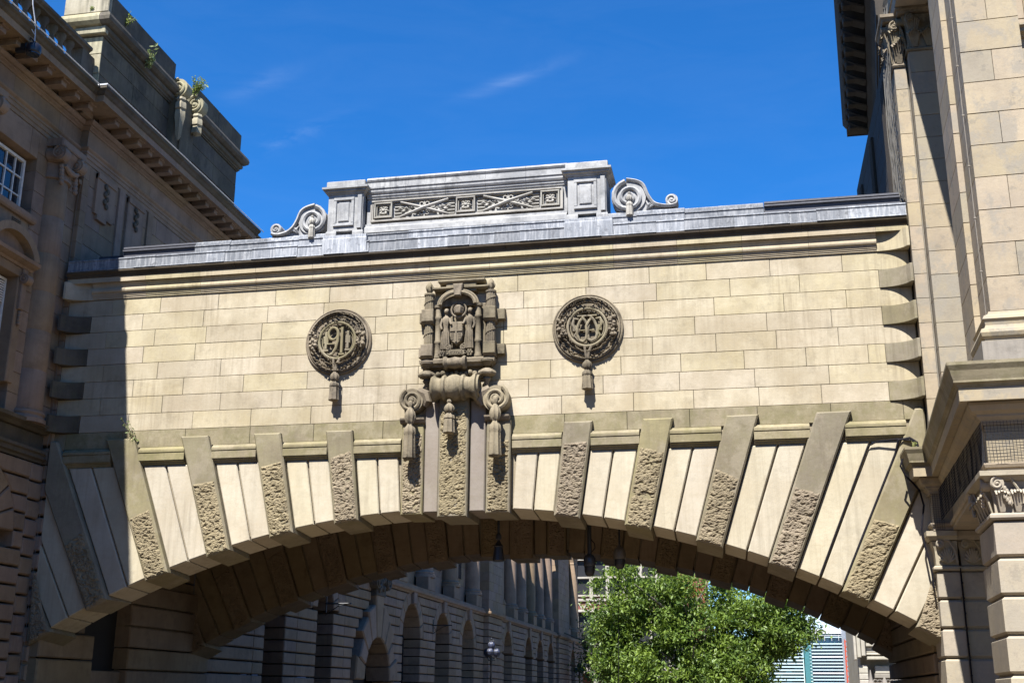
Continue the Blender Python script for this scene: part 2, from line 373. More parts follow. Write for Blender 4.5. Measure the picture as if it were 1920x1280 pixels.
def volute(mb, fr, a, b, R, d0, d1, turns=2.0, sgn=1, start=0.0, w=0.17, n=26):
    """raised spiral on a disc"""
    loft(mb, [[fr(a + R * .93 * cos(2 * PI * k / n), b + R * .93 * sin(2 * PI * k / n), d) for k in range(n)] for d in (d0, d1 - R * .10)])
    N = int(turns * 18); pts = []; rs = []
    for i in range(N + 1):
        t = i / N; r = R * (0.92 - 0.80 * t ** 0.8); th = start + sgn * 2 * PI * turns * t
        pts.append(fr(a + r * cos(th), b + r * sin(th), d1 - R * .06)); rs.append(R * w * (1 - .55 * t))
    tube(mb, pts, rs, 6)
    pts2 = [fr(a, b, d1 - R * .12), fr(a, b, d1 + R * .02), fr(a, b, d1 + R * .10)]
    tube(mb, pts2, [R * .2, R * .2, R * .1], 8)
def tassel(mb, fr, a, ztop, zbot, r, d):
    """beads, knot and fluted bell hanging against a wall; d = centre distance from the wall"""
    h = ztop - zbot
    prof = [(.12, 0), (.4, -.02), (.45, -.07), (.25, -.11), (.45, -.14), (.8, -.20), (.95, -.27), (.75, -.36), (.45, -.40), (.55, -.43),
            (.9, -.47), (1.0, -.56), (.86, -.585), (.92, -.62), (1.0, -.85), (1.08, -.97), (.75, -1.0), (.05, -1.0)]
    c = fr(a, ztop, d); lathe(mb, c, [(r * p, h * q) for p, q in prof], 16, 'Z', 8, 0.22)
def text_mb(s, size, fr, a, b, d, extr=0.01):
    cu = bpy.data.curves.new('lettering', 'FONT'); cu.body = s; cu.size = size; cu.extrude = extr; cu.align_x = 'CENTER'; cu.resolution_u = 3
    o = bpy.data.objects.new('lettering', cu); COL.objects.link(o)
    bpy.context.view_layer.update()
    me = bpy.data.meshes.new_from_object(o.evaluated_get(bpy.context.evaluated_depsgraph_get()))
    mb = MB(); mb.add([fr(a + v.co.x, b + v.co.y, d + v.co.z) for v in me.vertices], [tuple(p.vertices) for p in me.polygons])
    bpy.data.objects.remove(o); bpy.data.curves.remove(cu); bpy.data.meshes.remove(me)
    return mb
def rock(mb, fr, quad, n, m, d0, h, seed):
    """quarry-faced patch on a quad (bottom-left, bottom-right, top-right, top-left), pitched up from d0"""
    (a0, b0), (a1, b1), (a2, b2), (a3, b3) = quad; vs = []
    for j in range(m + 1):
        t = j / m
        for i in range(n + 1):
            s = i / n
            A = (a0 * (1 - s) + a1 * s) * (1 - t) + (a3 * (1 - s) + a2 * s) * t
            B = (b0 * (1 - s) + b1 * s) * (1 - t) + (b3 * (1 - s) + b2 * s) * t
            e = min(s, 1 - s) * 2 * .5; g = min(t, 1 - t) * 1.5
            edge = min(1, min((e - .02 - .03 * noise.noise(Vector((B * 7, seed, 2)))) / .09, (g - .008 - .012 * noise.noise(Vector((A * 9, seed, 5)))) / .045)); edge = max(0, edge)
            edge = edge ** .5 if edge > 0 else 0
            P = Vector((A * 5 + seed, B * 5, seed * 1.7))
            Q = Vector((A * 3.4 + seed * 3, B * 6.2, seed))
            nn = noise.noise(P) * .28 + noise.noise(P * 2.6) * .22 + noise.noise(P * 7) * .12
            pit = max(0, noise.noise(Q * 2.6) - .16) * 1.2 + max(0, noise.noise(Q * 5.2 + Vector((3, 7, 1))) - .16) * 1.0
            vs.append((A + noise.noise(P * 3) * .012 * edge, B + noise.noise(P * 3.1) * .012 * edge, d0 + edge * h * (.85 + nn - min(.75, pit * 1.3))))
    fs = [(j * (n + 1) + i, j * (n + 1) + i + 1, (j + 1) * (n + 1) + i + 1, (j + 1) * (n + 1) + i) for j in range(m) for i in range(n)]
    mb.add([fr(*v) for v in vs], fs); return mb
def leaves_mb(mb, pts, size, up=0.3, rg=rnd):
    """folded leaf blades at the points"""
    for p in pts:
        ax = Vector((rg.gauss(0, 1), rg.gauss(0, 1), rg.gauss(0, 1) - .3)).normalized()
        nn = Vector((rg.gauss(0, 1), rg.gauss(0, 1), rg.gauss(0, 1) + up * 3)).normalized()
        sd = ax.cross(nn)
        if sd.length < .05: continue
        sd.normalize(); nn = sd.cross(ax); l = size * rg.uniform(.6, 1.25); w = l * rg.uniform(.32, .5); p = Vector(p)
        mb.add([p, p + ax * l * .5 + sd * w * .5 + nn * w * .18, p + ax * l, p + ax * l * .5 - sd * w * .5 + nn * w * .18], [(0, 1, 2), (0, 2, 3)])

# ================================================================== setting: ground, road, pavements
def sheet(name, x0, x1, y0, y1, z, mat):
    mb = MB(); mb.add([(x0, y0, z), (x1, y0, z), (x1, y1, z), (x0, y1, z)], [(0, 1, 2, 3)])
    return struct(mb.build(name, mat, recalc=False))
M_GROUND = plain("ground_paving", (0.12, 0.09, 0.058), 0.9, bump=0.2, scale=3)
M_ROAD = plain('asphalt', (0.055, 0.053, 0.05), 0.9, bump=0.3, scale=40)
M_PAVE = plain('paving_stone', (0.20, 0.16, 0.11), 0.85, bump=0.1, scale=2, var=0.1)
M_KERB = plain('granite_kerb', (0.26, 0.25, 0.24), 0.8, scale=30)
sheet('ground', -1500, 1500, -1500, 1500, 0.0, M_GROUND)
sheet('road', -6.6, 6.6, 11, 110, 0.004, M_ROAD)
for nm, x0, x1 in (('pavement_west', -10.4, -6.6), ('pavement_east', 6.6, 10.4)):
    mb = MB(); box(mb, x0 + (0.3 if x0 > 0 else 0), x1 - (0.3 if x0 < 0 else 0), 11, 110, 0.0, 0.12); pv = struct(mb.build(nm, M_PAVE))
    kx = x0 if x0 > 0 else x1 - 0.3
    for k in range(12):
        mb = MB(); cb(mb, frame_front(0), kx + .002, kx + .298, 0.0, 0.125, -(11.02 + (k + 1) * 4.0), -(11 + k * 4.0), .01); mb.build('kerb', M_KERB, pv)

# ================================================================== the bridge
bridge = thing('footbridge', 'pale stone segmental arch footbridge joining the two buildings across the street', 'bridge', (0, 0, 0))
ZC, R0, HB = -14.13, 19.86, 10.33          # arch centre height, intrados radius, half length
RIB2 = 8.4                                  # plane of the far rib
def pol(a, r): return (r * sin(a), ZC + r * cos(a))
def rz(a, z): return (z - ZC) / cos(a)
# --- core walls behind the facing, ceiling and deck
def core(name, y0, y1, ztop):
    N = 40; am = rad(31.3); mb = MB()
    arc = [pol(-am + 2 * am * i / N, R0 + .10) for i in range(N + 1)]
    arc[0] = (-HB, arc[0][1]); arc[-1] = (HB, arc[-1][1])
    for i in range(N):
        (xa, za), (xb, zb) = arc[i], arc[i + 1]
        loft(mb, [[(xa, y, za), (xb, y, zb), (xb, y, ztop), (xa, y, ztop)] for y in (y0, y1)])
    return mb.build(name, M_JOINT, bridge)
core('spandrel_core', 0.045, 0.98, 11.62)
core('far_spandrel_core', RIB2 + .045, RIB2 + .95, 11.6)
mb = MB(); box(mb, -HB, HB, .98, RIB2 + .045, 7.3, 7.6); mb.build('passage_ceiling', M_BROWN, bridge)
mb = MB(); box(mb, -HB, HB, .1, RIB2 + 1.2, 11.63, 11.80); mb.build('roof_deck', M_LEAD, bridge)

# --- ashlar courses
NC, Z0, Z1 = 8, 7.83, 11.28
CH = (Z1 - Z0) / NC
QB = 9.64
def course_joints(i, half=QB):
    w = 1.52; xs = []; x = -half - w * (0.15 + (0.5 if i % 2 else 0.0)) + rnd.uniform(-.1, .1)
    while x < half:
        x += w * rnd.uniform(.86, 1.14)
        if -half + .25 < x < half - .25: xs.append(x)
    return [-half] + xs + [half]
G = 0.0045
for i in range(NC):
    z0, z1 = Z0 + i * CH, Z0 + (i + 1) * CH
    plainrow = (NC - 1 - i) % 2 == 0            # odd courses run through to the ends
    js = course_joints(i, QB)
    for k in range(len(js) - 1):
        a0, a1 = js[k] + G, js[k + 1] - G
        if plainrow and k == 0: a0 = -HB + .02
        if plainrow and k == len(js) - 2: a1 = HB - .02
        mb = MB(); cb(mb, FRONT, a0, a1, z0 + G, z1 - G, -.05, rnd.uniform(-.003, .004), .006); mb.build('ashlar_block', M_ASH, bridge)
js = course_joints(3, HB - .02)
for k in range(len(js) - 1):
    mb = MB(); cb(mb, FRONT, js[k] + G, js[k + 1] - G, 7.41, Z0 - G, -.05, .004, .006); mb.build('band_block', M_BAND, bridge)
# --- flared quoins at both ends
def quoin(sg, z0, z1, mat, pmax=.34):
    N = 9; pl = []
    for i in range(N + 1):
        t = i / N; pl.append((QB + (HB - .06 - QB) * t, .035 + pmax * (1 - math.sqrt(max(0, 1 - t * t * .96))) * 1.22))
    pl += [(HB - .005, pl[-1][1] + .012)]
    ring = [(sg * u, -p) for u, p in pl] + [(sg * (HB - .005), .05), (sg * QB, .05)]
    c = .008; mb = MB()
    loft(mb, [[(x, y * (1 if k else .985), z) for x, y in ring] for k, z in ((0, z0), (1, z0 + c), (1, z1 - c), (0, z1))])
    mb.build('quoin_block', mat, bridge)
for sg in (-1, 1):
    for i in range(NC):
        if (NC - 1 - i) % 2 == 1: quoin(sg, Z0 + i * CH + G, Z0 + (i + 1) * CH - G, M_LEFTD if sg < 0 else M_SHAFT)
    quoin(sg, Z1 + G, 11.74, M_ASH, .26)

# --- cornice in stones
CP = [(-.05, 11.29), (.03, 11.29), (.03, 11.325), (.045, 11.327), (.045, 11.36), (.06, 11.362), (.06, 11.395), (.075, 11.397), (.075, 11.43), (.09, 11.435), (.11, 11.45), (.122, 11.48), (.12, 11.52), (.105, 11.55),
      (.08, 11.555), (.08, 11.60), (.095, 11.65), (.125, 11.69), (.125, 11.71), (.17, 11.71), (.17, 11.70), (.18, 11.70), (.18, 11.83), (-.05, 11.83)]
CY = [(-.05, 11.832), (.19, 11.832), (.20, 11.845), (.208, 11.885), (.225, 11.89), (.225, 11.90), (.25, 11.93), (.27, 11.945), (.275, 11.965), (.275, 11.99), (-.05, 11.99)]
xs = [-QB + 2 * QB * k / 13 for k in range(14)]
for k in range(13):
    mb = MB(); sweep(mb, CP, [(xs[k] + .003, 0), (xs[k + 1] - .003, 0)]); mb.build('cornice_block', M_CORN, bridge)
for sg in (-1, 1):
    mb = MB(); sweep(mb, [(-.05, 11.745), (.17, 11.745), (.17, 11.702), (.18, 11.702), (.18, 11.83), (-.05, 11.83)], sorted([(sg * QB, 0), (sg * (HB - .01), 0)])); mb.build('cornice_block', M_CORN, bridge)
xs = [-HB + .01 + 2 * (HB - .01) * k / 9 for k in range(10)]
for k in range(9):
    mb = MB(); sweep(mb, CY, [(xs[k] + .003, 0), (xs[k + 1] - .003, 0)]); mb.build('drip_moulding', M_CYMA, bridge)

# --- string course over the voussoirs, cut by the tall stones
T_ROUGH = [7.43, 12.02, 16.6, 21.2, 25.8, 30.4]
HW = .86
STR = [(-.05, 6.95), (.03, 6.95), (.035, 6.975), (.06, 6.99), (.065, 7.02), (.11, 7.035), (.11, 7.06), (.135, 7.06), (.135, 7.235), (.115, 7.24), (.115, 7.25), (.15, 7.252), (.15, 7.31), (.06, 7.395), (-.05, 7.405)]
ivs = []
edges = [-HB + .02]
for d in [-x for x in reversed(T_ROUGH[:5])] + [None] + T_ROUGH[:5]:
    if d is None: edges += [-1.31, 1.31]
    else:
        a = rad(d); edges += sorted([rz(rad(d - HW), 7.2) * sin(rad(d - HW)), rz(rad(d + HW), 7.2) * sin(rad(d + HW))])
edges.append(HB - .02)
for k in range(0, len(edges), 2):
    if edges[k + 1] - edges[k] > .15:
        x0, x1 = max(edges[k], -HB + .02), min(edges[k + 1], HB - .02)
        mb = MB(); sweep(mb, STR, [(x0 + .004, 0), (x1 - .004, 0)]); mb.build('string_course', M_BAND, bridge)

# --- arch ring
lim = HB - .02
def vou_rings(poly, dback, dfront, drop, ch, soff=.09):
    """poly ordered bottom-left, bottom-right, ...; the soffit steps down behind the face"""
    rings = []
    low = [(p[0] - drop * math.sin(math.atan2(p[0], p[1] - ZC)), p[1] - drop * math.cos(math.atan2(p[0], p[1] - ZC))) if i < 2 else p for i, p in enumerate(poly)]
    rings.append([FRONT(a, b, dback) for a, b in inset(low, .004)])
    rings.append([FRONT(a, b, -.015) for a, b in poly])
    rings.append([FRONT(a, b, dfront - ch) for a, b in poly])
    rings.append([FRONT(a, b, dfront) for a, b in inset(poly, ch)])
    return rings
def ring_stones():
    out = []
    def plain_v(d0, d1, ztop=6.945):
        a0, a1 = rad(d0), rad(d1); g = .019 / R0
        p = [pol(a0 + g, R0), pol(a1 - g, R0), pol(a1 - g, rz(a1 - g, ztop)), pol(a0 + g, rz(a0 + g, ztop))]
        p = clip(p, lambda q: lim - q[0]); p = clip(p, lambda q: q[0] + lim)
        if len(p) < 3: return
        mb = MB()
        if len(p) == 4: loft(mb, vou_rings(p, -1.0, .035, .085, .022))
        else: prism(mb, FRONT, p, [(-1.0, 0), (.005, 0), (.035, .03)])
        out.append(('voussoir', mb, M_VOU, None))
    def rough_v(d, seed):
        a0, a1 = rad(d - HW), rad(d + HW); g = .006 / R0; zt = 7.62
        p = [pol(a0 + g, R0 - .10), pol(a1 - g, R0 - .10), pol(a1 - g, rz(a1, zt)), pol(a0 + g, rz(a0, zt))]
        p = clip(p, lambda q: lim - q[0]); p = clip(p, lambda q: q[0] + lim)
        if len(p) < 3: return
        mb = MB()
        if len(p) == 4: loft(mb, vou_rings(p, -1.02, .15, .10, .035))
        else: prism(mb, FRONT, p, [(-1.02, 0), (.11, 0), (.15, .035)])
        i = rad(.09); rt = 21.45 + .10 * sin(seed * 2.3); sl = .05 * cos(seed * 1.7)
        q = [pol(a0 + i, R0 - .085), pol(a1 - i, R0 - .085), pol(a1 - i * 1.3, rt + sl), pol(a0 + i * 1.3, rt - sl)]
        q = [(max(-lim, min(lim, x)), z) for x, z in q]
        rk = MB(); rock(rk, FRONT, q, 30, 96, .138, .052, seed)
        out.append(('tall_voussoir', mb, M_SHAFT, rk))
    for sg in (1, -1):
        prev = 3.75
        for k, d in enumerate(T_ROUGH):
            lo, hi = prev, d - HW
            mid = (lo + hi) / 2
            for e0, e1 in ((lo, mid), (mid, hi)):
                plain_v(*sorted((sg * e0, sg * e1)))
            rough_v(sg * d, k + (0 if sg > 0 else 7.3))
            prev = d + HW
    return out
RING = ring_stones()
def ring_build(yoff, dark_stone=False):
    for nm, mb, mat, rk in RING:
        o = mb.build(nm, M_BROWN if dark_stone else mat, bridge); o.location = (0, yoff, 0)
        if rk:
            r = rk.build('rock_face', M_BROWN if dark_stone else M_ROCK, o, smooth=False, recalc=False)
ring_build(0.0)
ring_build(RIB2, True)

# --- keystone group (both ribs carry the stones; the carving is on the near side)
def key_group(yoff, carved):
    fr = lambda a, b, d: (a, yoff - d, b)
    def kv(u0, u1, zt, dfront, drop, mat, rockz=None, seed=0, back=1.02):
        z0 = ZC + math.sqrt((R0) ** 2 - max(abs(u0), abs(u1)) ** 2) - drop
        mb = MB(); prism(mb, fr, [(u0 * .985 + .004, z0), (u1 * .985 - .004, z0), (u1, zt), (u0, zt)], [(-back, 0), (dfront - .03, 0), (dfront, .025)])
        o = mb.build('key_voussoir', mat if carved else M_BROWN, bridge)
        if rockz:
            i = .03; rk = MB(); rock(rk, fr, [(u0 * .985 + i, z0 + .02), (u1 * .985 - i, z0 + .02), (u1 - i, rockz), (u0 + i, rockz)], 30, 110, dfront - .012, .052, seed)
            rk.build('rock_face', M_ROCK if carved else M_BROWN, o, recalc=False)
    kv(-1.29, -.76, 7.72, .16, .10, M_SHAFT, 7.45, 21); kv(.72, 1.29, 7.72, .16, .10, M_SHAFT, 7.25, 23)
    kv(-.745, -.395, 8.2, .14, .08, M_LAV); kv(.335, .705, 8.2, .14, .08, M_LAV)
    kv(-.385, .325, 8.5, .27, .22, M_SHAFT, 8.05, 25)
M_LAV = stone('limestone_violet', (0.41, 0.36, 0.315), (0.33, 0.28, 0.235), dirt=(0.2, 0.17, 0.15), dirt_amt=0.3, streak=0.7, moss=0.12, var=0.06)
key_group(0.0, True)
key_group(RIB2, False)

# ------------------------------------------------------------------ coat of arms and scrolls on the keystone
arms = MB(); cb(arms, FRONT, -.62, .66, 8.75, 10.6, -.02, .06, .02); arms = arms.build('coat_of_arms', M_CARV, bridge)
def carved(name, mb, smooth=True): return mb.build(name, M_CARV, arms, smooth)
# side volutes with bases
for cx, z, R, sg in ((-1.03, 8.22, .30, -1), (.97, 8.19, .33, 1)):
    mb = MB(); volute(mb, FRONT, cx, z, R, -.02, .36, 2.3, -sg, rad(60 if sg > 0 else 120)); carved('side_volute', mb)
    # inner scroll arm rising to the drum
    mb = MB()
    pts = [FRONT(cx - sg * R * .5, z + R * .75, .24), FRONT(cx - sg * R * 1.1, z + R * .45, .26), FRONT(cx - sg * R * 1.25, z - R * .1, .26), FRONT(cx - sg * R * 1.0, z - R * .45, .24)]
    tube(mb, pts, [.10, .12, .11, .05], 8); carved('scroll_arm', mb)
    mb = MB(); sweep(mb, [(-.02, 7.70), (.20, 7.70), (.22, 7.72), (.26, 7.78), (.27, 7.82), (-.02, 7.84)], [(cx - .29, 0), (cx + .29, 0)]); carved('volute_base', mb, False)
    mb = MB(); tassel(mb, FRONT, cx + .01, 8.18, 6.80, .145, .44); carved('tassel', mb)
# central drum scroll
mb = MB(); prof = [(.05, -.56), (.20, -.55), (.29, -.52), (.32, -.47), (.27, -.42), (.24, -.34), (.26, -.28), (.31, -.25), (.31, -.2), (.265, -.17), (.29, -.13), (.32, -.05), (.32, .05), (.29, .12), (.265, .16), (.31, .19), (.31, .25), (.26, .28), (.24, .36), (.27, .43), (.33, .48), (.34, .54), (.22, .57), (.05, .57)]
lathe(mb, (0.0, -.36, 8.46), prof, 22, 'X', 11, .05); carved('drum_scroll', mb)
mb = MB(); tube(mb, [(.575, -.36 + .27 * (1 - t * .85) * cos(1 + 12 * t), 8.46 + .27 * (1 - t * .85) * sin(1 + 12 * t)) for t in [k / 40 for k in range(41)]], .035, 5); carved('drum_spiral', mb)
mb = MB(); tassel(mb, FRONT, -.08, 8.16, 7.36, .135, .50); carved('tassel', mb)
# small scroll above, shell cups to both sides
mb = MB(); lathe(mb, (-.01, -.34, 9.07), [(.04, -.27), (.14, -.26), (.17, -.22), (.12, -.16), (.13, -.08), (.15, 0), (.13, .08), (.12, .16), (.17, .22), (.15, .27), (.04, .28)], 16, 'X', 8, .06); carved('small_scroll', mb)
for cx in (-.70, .74):
    mb = MB(); lathe(mb, FRONT(cx, 8.50, .24), [(.03, 0), (.05, .10), (.10, .17), (.07, .22), (.20, .27), (.22, .31), (.20, .36), (.10, .42), (.02, .43)], 14, 'Z', 7, .12); carved('shell_cup', mb)
    mb = MB(); lathe(mb, FRONT(cx, 8.98, .24), [(.02, 0), (.07, .02), (.10, .07), (.15, .10), (.16, .15), (.12, .18), (.05, .18)], 14); carved('column_pendant', mb)
mb = MB()
for k in range(9): blob(mb, FRONT(-.44 + k * .11, 8.83 + .025 * sin(k * 2), .2), .065, .09, .075)
carved('leaf_row', mb)
# pedestal sill
mb = MB(); sweep(mb, [(-.02, 9.02), (.20, 9.02), (.22, 9.06), (.28, 9.10), (.29, 9.18), (.25, 9.22), (-.02, 9.23)], [(-.60, .1), (-.60, 0), (.63, 0), (.63, .1)]); carved('sill', mb, False)
# outer fasces columns, wrapped by square blocks
for cx, sg in ((-.70, -1), (.80, 1)):
    mb = MB()
    for k in range(7):
        a = PI + PI * k / 6; tube(mb, [FRONT(cx + .085 * cos(a), 9.13, .18 - .085 * sin(a)), FRONT(cx + .085 * cos(a), 10.80, .18 - .085 * sin(a))], .03, 6)
    lathe(mb, FRONT(cx, 9.13, .18), [(.08, 0), (.08, 1.67)], 10)
    for z in (9.75, 10.55):
        tube(mb, [FRONT(cx + .115 * cos(t), z + .16 * (t / PI - 1), .18 - .115 * sin(t)) for t in [PI + PI * k / 8 for k in range(9)]], .012, 5)
    lathe(mb, FRONT(cx, 10.78, .18), [(.09, 0), (.13, .02), (.13, .06), (.09, .08), (.05, .09)], 12); carved('fasces_column', mb)
    for z0, z1 in ((10.12, 10.42), (9.27, 9.56)):
        mb = MB(); cb(mb, FRONT, cx - .15, cx + .14, z0, z1, 0, .34, .015); cb(mb, FRONT, cx + (.14 if sg > 0 else -.24), cx + (.33 if sg > 0 else -.15), z0 + .02, z1 - .02, 0, .16, .01); carved('column_block', mb, False)
        mb = MB(); sweep(mb, [(-.02, z0 - .05), (.30, z0 - .05), (.33, z0 - .02), (.35, z0 - .002), (-.02, z0 - .002)], [(cx - .15, 0), (cx + .14, 0)]); carved('block_moulding', mb, False)
    mb = MB(); lathe(mb, FRONT(cx, 10.86, .18), [(.04, 0), (.07, .03), (.10, .10), (.09, .16), (.07, .22), (.03, .27), (.005, .29)], 12, 'Z', 5, .25)
    for k in range(6): blob(mb, FRONT(cx + .07 * cos(k * 1.05), 10.98 + .04 * (k % 2), .18 + .07 * sin(k * 1.05)), .035, .035, .07, 6, 4)
    carved('flame_finial', mb)
# inner pilasters with ringed shafts
for cx in (-.47, .50):
    mb = MB(); lathe(mb, FRONT(cx, 9.23, .18), [(.09, 0), (.09, .06), (.075, .08), (.07, .35), (.085, .37), (.085, .42), (.07, .44), (.07, .95), (.085, .97), (.085, 1.02), (.07, 1.05), (.07, 1.22), (.10, 1.25), (.10, 1.31), (.05, 1.32)], 14); carved('niche_column', mb)
# arched hood
mb = MB(); ap = []
for k in range(13):
    a = PI * k / 12; ap.append((.02 + .42 * cos(a), 10.52 + .30 * sin(a)))
for off, rr, d in ((0, .045, .30), (.06, .035, .26)):
    tube(mb, [FRONT(.02 + (.42 + off) * cos(PI * k / 14), 10.52 + (.30 + off) * sin(PI * k / 14), d) for k in range(15)], rr, 6)
loft(mb, [[FRONT(x, z, d) for x, z in [(.02 + .5 * cos(PI * k / 12), 10.52 + .38 * sin(PI * k / 12)) for k in range(13)]] for d in (0, .17)])
carved('arched_hood', mb)
mb = MB(); prism(mb, FRONT, [(-.06, 10.72), (.10, 10.72), (.15, 11.02), (-.09, 11.02)], [(0, 0), (.34, 0), (.36, .02)]); carved('hood_keystone', mb, False)
mb = MB(); cb(mb, FRONT, -.30, .44, 10.86, 11.08, 0, .20, .015); sweep(mb, [(-.02, 11.08), (.21, 11.08), (.25, 11.12), (.25, 11.17), (-.02, 11.18)], [(-.24, .1), (-.24, 0), (.40, 0), (.40, .1)]); sweep(mb, [(-.02, 10.92), (.21, 10.92), (.25, 10.95), (.25, 10.985), (-.02, 11.0)], [(-.37, .1), (-.37, 0), (.52, 0), (.52, .1)]); carved('top_block', mb, False)
# shield with cross, crown, supporters, motto ribbon
mb = MB(); prism(mb, FRONT, [(-.17, 10.10), (-.17, 9.75), (-.13, 9.62), (-.01, 9.53), (.11, 9.62), (.15, 9.75), (.15, 10.10)], [(.04, 0), (.24, 0), (.27, .02)]); carved('shield', mb, False)
mb = MB(); cb(mb, FRONT, -.03, .01, 9.60, 10.09, .25, .295); cb(mb, FRONT, -.155, -.031, 9.86, 9.90, .25, .293); cb(mb, FRONT, .011, .135, 9.86, 9.90, .25, .293)
for sx in (-.1, .07):
    for k in range(4): cb(mb, FRONT, sx - .03, sx + .03, 9.66 + k * .045, 9.685 + k * .045, .25, .285)
carved('shield_cross', mb, False)
mb = MB(); lathe(mb, FRONT(.02, 10.32, .17), [(.10, 0), (.115, .02), (.11, .06), (.13, .12), (.12, .17), (.06, .21), (.03, .22), (.03, .26), (.005, .27)], 12, 'Z', 6, .15)
tube(mb, [FRONT(.02 + .18 * cos(t), 10.42 + .18 * sin(t), .17) for t in [2 * PI * k / 24 for k in range(25)]], .022, 6); carved('crown', mb)
for cx, sg in ((-.27, 1), (.30, -1)):
    mb = MB(); z = 9.42
    lathe(mb, FRONT(cx, z, .20), [(.04, 0), (.105, .02), (.10, .16), (.085, .34), (.075, .47), (.06, .56), (.085, .64), (.10, .73), (.095, .79), (.05, .83), (.032, .85), (.03, .88)], 16, 'Z', 8, .12)
    blob(mb, FRONT(cx, z + .955, .21), .052, .058, .068, 10, 7)
    blob(mb, FRONT(cx, z + .99, .18), .058, .055, .05, 10, 6)
    blob(mb, FRONT(cx, z + .945, .275), .012, .014, .02, 6, 4)
    tube(mb, [FRONT(cx - sg * .085, z + .77, .22), FRONT(cx - sg * .125, z + .62, .24), FRONT(cx - sg * .09, z + .50, .27)], [.036, .031, .024], 8)
    tube(mb, [FRONT(cx + sg * .085, z + .77, .22), FRONT(cx + sg * .12, z + .66, .27), FRONT(cx + sg * .15, z + .60, .30)], [.036, .03, .024], 8)
    for k in range(5): tube(mb, [FRONT(cx - .07 + .035 * k, z + .45, .27), FRONT(cx - .085 + .043 * k, z + .22, .29), FRONT(cx - .095 + .048 * k, z + .01, .285)], [.012, .016, .018], 5)
    carved('supporter_figure', mb)
for cx in (-.19, .17):
    mb = MB(); volute(mb, FRONT, cx, 9.47, .085, .1, .30, 1.7, 1 if cx < 0 else -1, rad(90)); carved('shield_scroll', mb)
mb = MB(); cb(mb, FRONT, -.25, .21, 9.27, 9.41, .1, .29, .012); carved('motto_ribbon', mb, False)
carved('motto_lettering', text_mb('FORWARD', .115, FRONT, -.02, 9.30, .292, .009), False)
for cx in (-.35, .32):
    mb = MB()
    for k in range(6): blob(mb, FRONT(cx + .055 * cos(k * 1.05), 9.33 + .055 * sin(k * 1.05), .27), .035, .03, .035, 6, 4)
    blob(mb, FRONT(cx, 9.33, .29), .03, .03, .03, 6, 4); carved('rosette', mb)

# ------------------------------------------------------------------ medallions
def medallion(cx, cz, seed):
    rg = random.Random(seed)
    mb = MB(); lathe(mb, FRONT(cx, cz, 0), [(.83, -.02), (.83, .05), (.805, .07), (.78, .055), (.765, .10), (.735, .11), (.725, .03), (.48, .03), (.47, .03), (.05, .03)], 48, 'Y')
    md = mb.build('medallion', M_CARV, bridge, True)
    mb = MB()
    for k in range(30):                                   # bound laurel running up both sides
        for lane in range(3):
            t = (k + rg.random() * .6) / 30; th = -PI / 2 + (PI * t if lane != 9 else 0)
            for sg in (1, -1):
                r = .50 + .09 * lane + rg.uniform(-.015, .015); x, z = cx + sg * r * cos(th), cz + r * sin(th)
                tx, tz = -sg * sin(th), cos(th); l = rg.uniform(.07, .10); w = .027; sp = .35 * (lane - 1)
                dx, dz = tx + sp * sg * cos(th), tz + sp * sin(th)
                d = .12 + .06 * (1 - abs(lane - 1)) + rg.uniform(-.03, .04)
                p = [FRONT(x - dx * l * .4, z - dz * l * .4, d - .05), FRONT(x + dz * w, z - dx * w, d - .02), FRONT(x + dx * l * .8, z + dz * l * .8, d + .015), FRONT(x - dz * w, z + dx * w, d - .02), FRONT(x, z, d + .045)]
                mb.add(p, [(0, 1, 4), (1, 2, 4), (2, 3, 4), (3, 0, 4)])
    for sg in (1, -1):                                    # fruit bunches at the sides
        for k in range(22):
            th = rg.uniform(-.35, .35); r = rg.uniform(.52, .70); s = rg.uniform(.032, .055)
            blob(mb, FRONT(cx + sg * r * cos(th), cz + r * sin(th), .15 + rg.uniform(0, .05)), s, s, s, 7, 5)
    mb.build('wreath', M_CARV, md, False, recalc=False)
    mb = MB(); tube(mb, [FRONT(cx + .455 * cos(2 * PI * k / 40), cz + .455 * sin(2 * PI * k / 40), .13) for k in range(41)], .036, 8)
    tube(mb, [FRONT(cx + .39 * cos(2 * PI * k / 40), cz + .39 * sin(2 * PI * k / 40), .09) for k in range(41)], .015, 6); mb.build('inner_ring', M_SHAFT, md, True)
    mb = MB(); tube(mb, [FRONT(cx - .06, cz - .46, .17), FRONT(cx - .045, cz - .6, .19), FRONT(cx - .02, cz - .76, .18)], .03, 6); tube(mb, [FRONT(cx + .1, cz - .46, .17), FRONT(cx + .04, cz - .6, .19), FRONT(cx + .015, cz - .76, .18)], .03, 6); mb.build('ribbon', M_CARV, md, True)
    mb = MB(); tassel(mb, FRONT, cx - .01, cz - .70, cz - 1.50, .125, .16); mb.build('tassel', M_CARV, md, True)
    return md
m1 = medallion(-2.985, 9.83, 3)
M_NUM = M_SHAFT
def numeral(mb, md, name): mb.build(name, M_NUM, md, True)
cx, cz = -2.985, 9.83
mb = MB(); tube(mb, [FRONT(cx - .10 + .12 * cos(t), cz + .17 + .15 * sin(t), .14) for t in [2 * PI * k / 20 for k in range(21)]], .036, 8)
tube(mb, [FRONT(cx + .02, cz + .17, .14), FRONT(cx + .02, cz - .02, .145), FRONT(cx - .02, cz - .2, .145), FRONT(cx - .11, cz - .34, .14), FRONT(cx - .18, cz - .36, .14)], [.036, .04, .042, .036, .03], 8); tube(mb, [FRONT(cx - .26, cz - .08, .12), FRONT(cx - .03, cz - .08, .12)], .022, 6); numeral(mb, m1, 'numeral_nine')
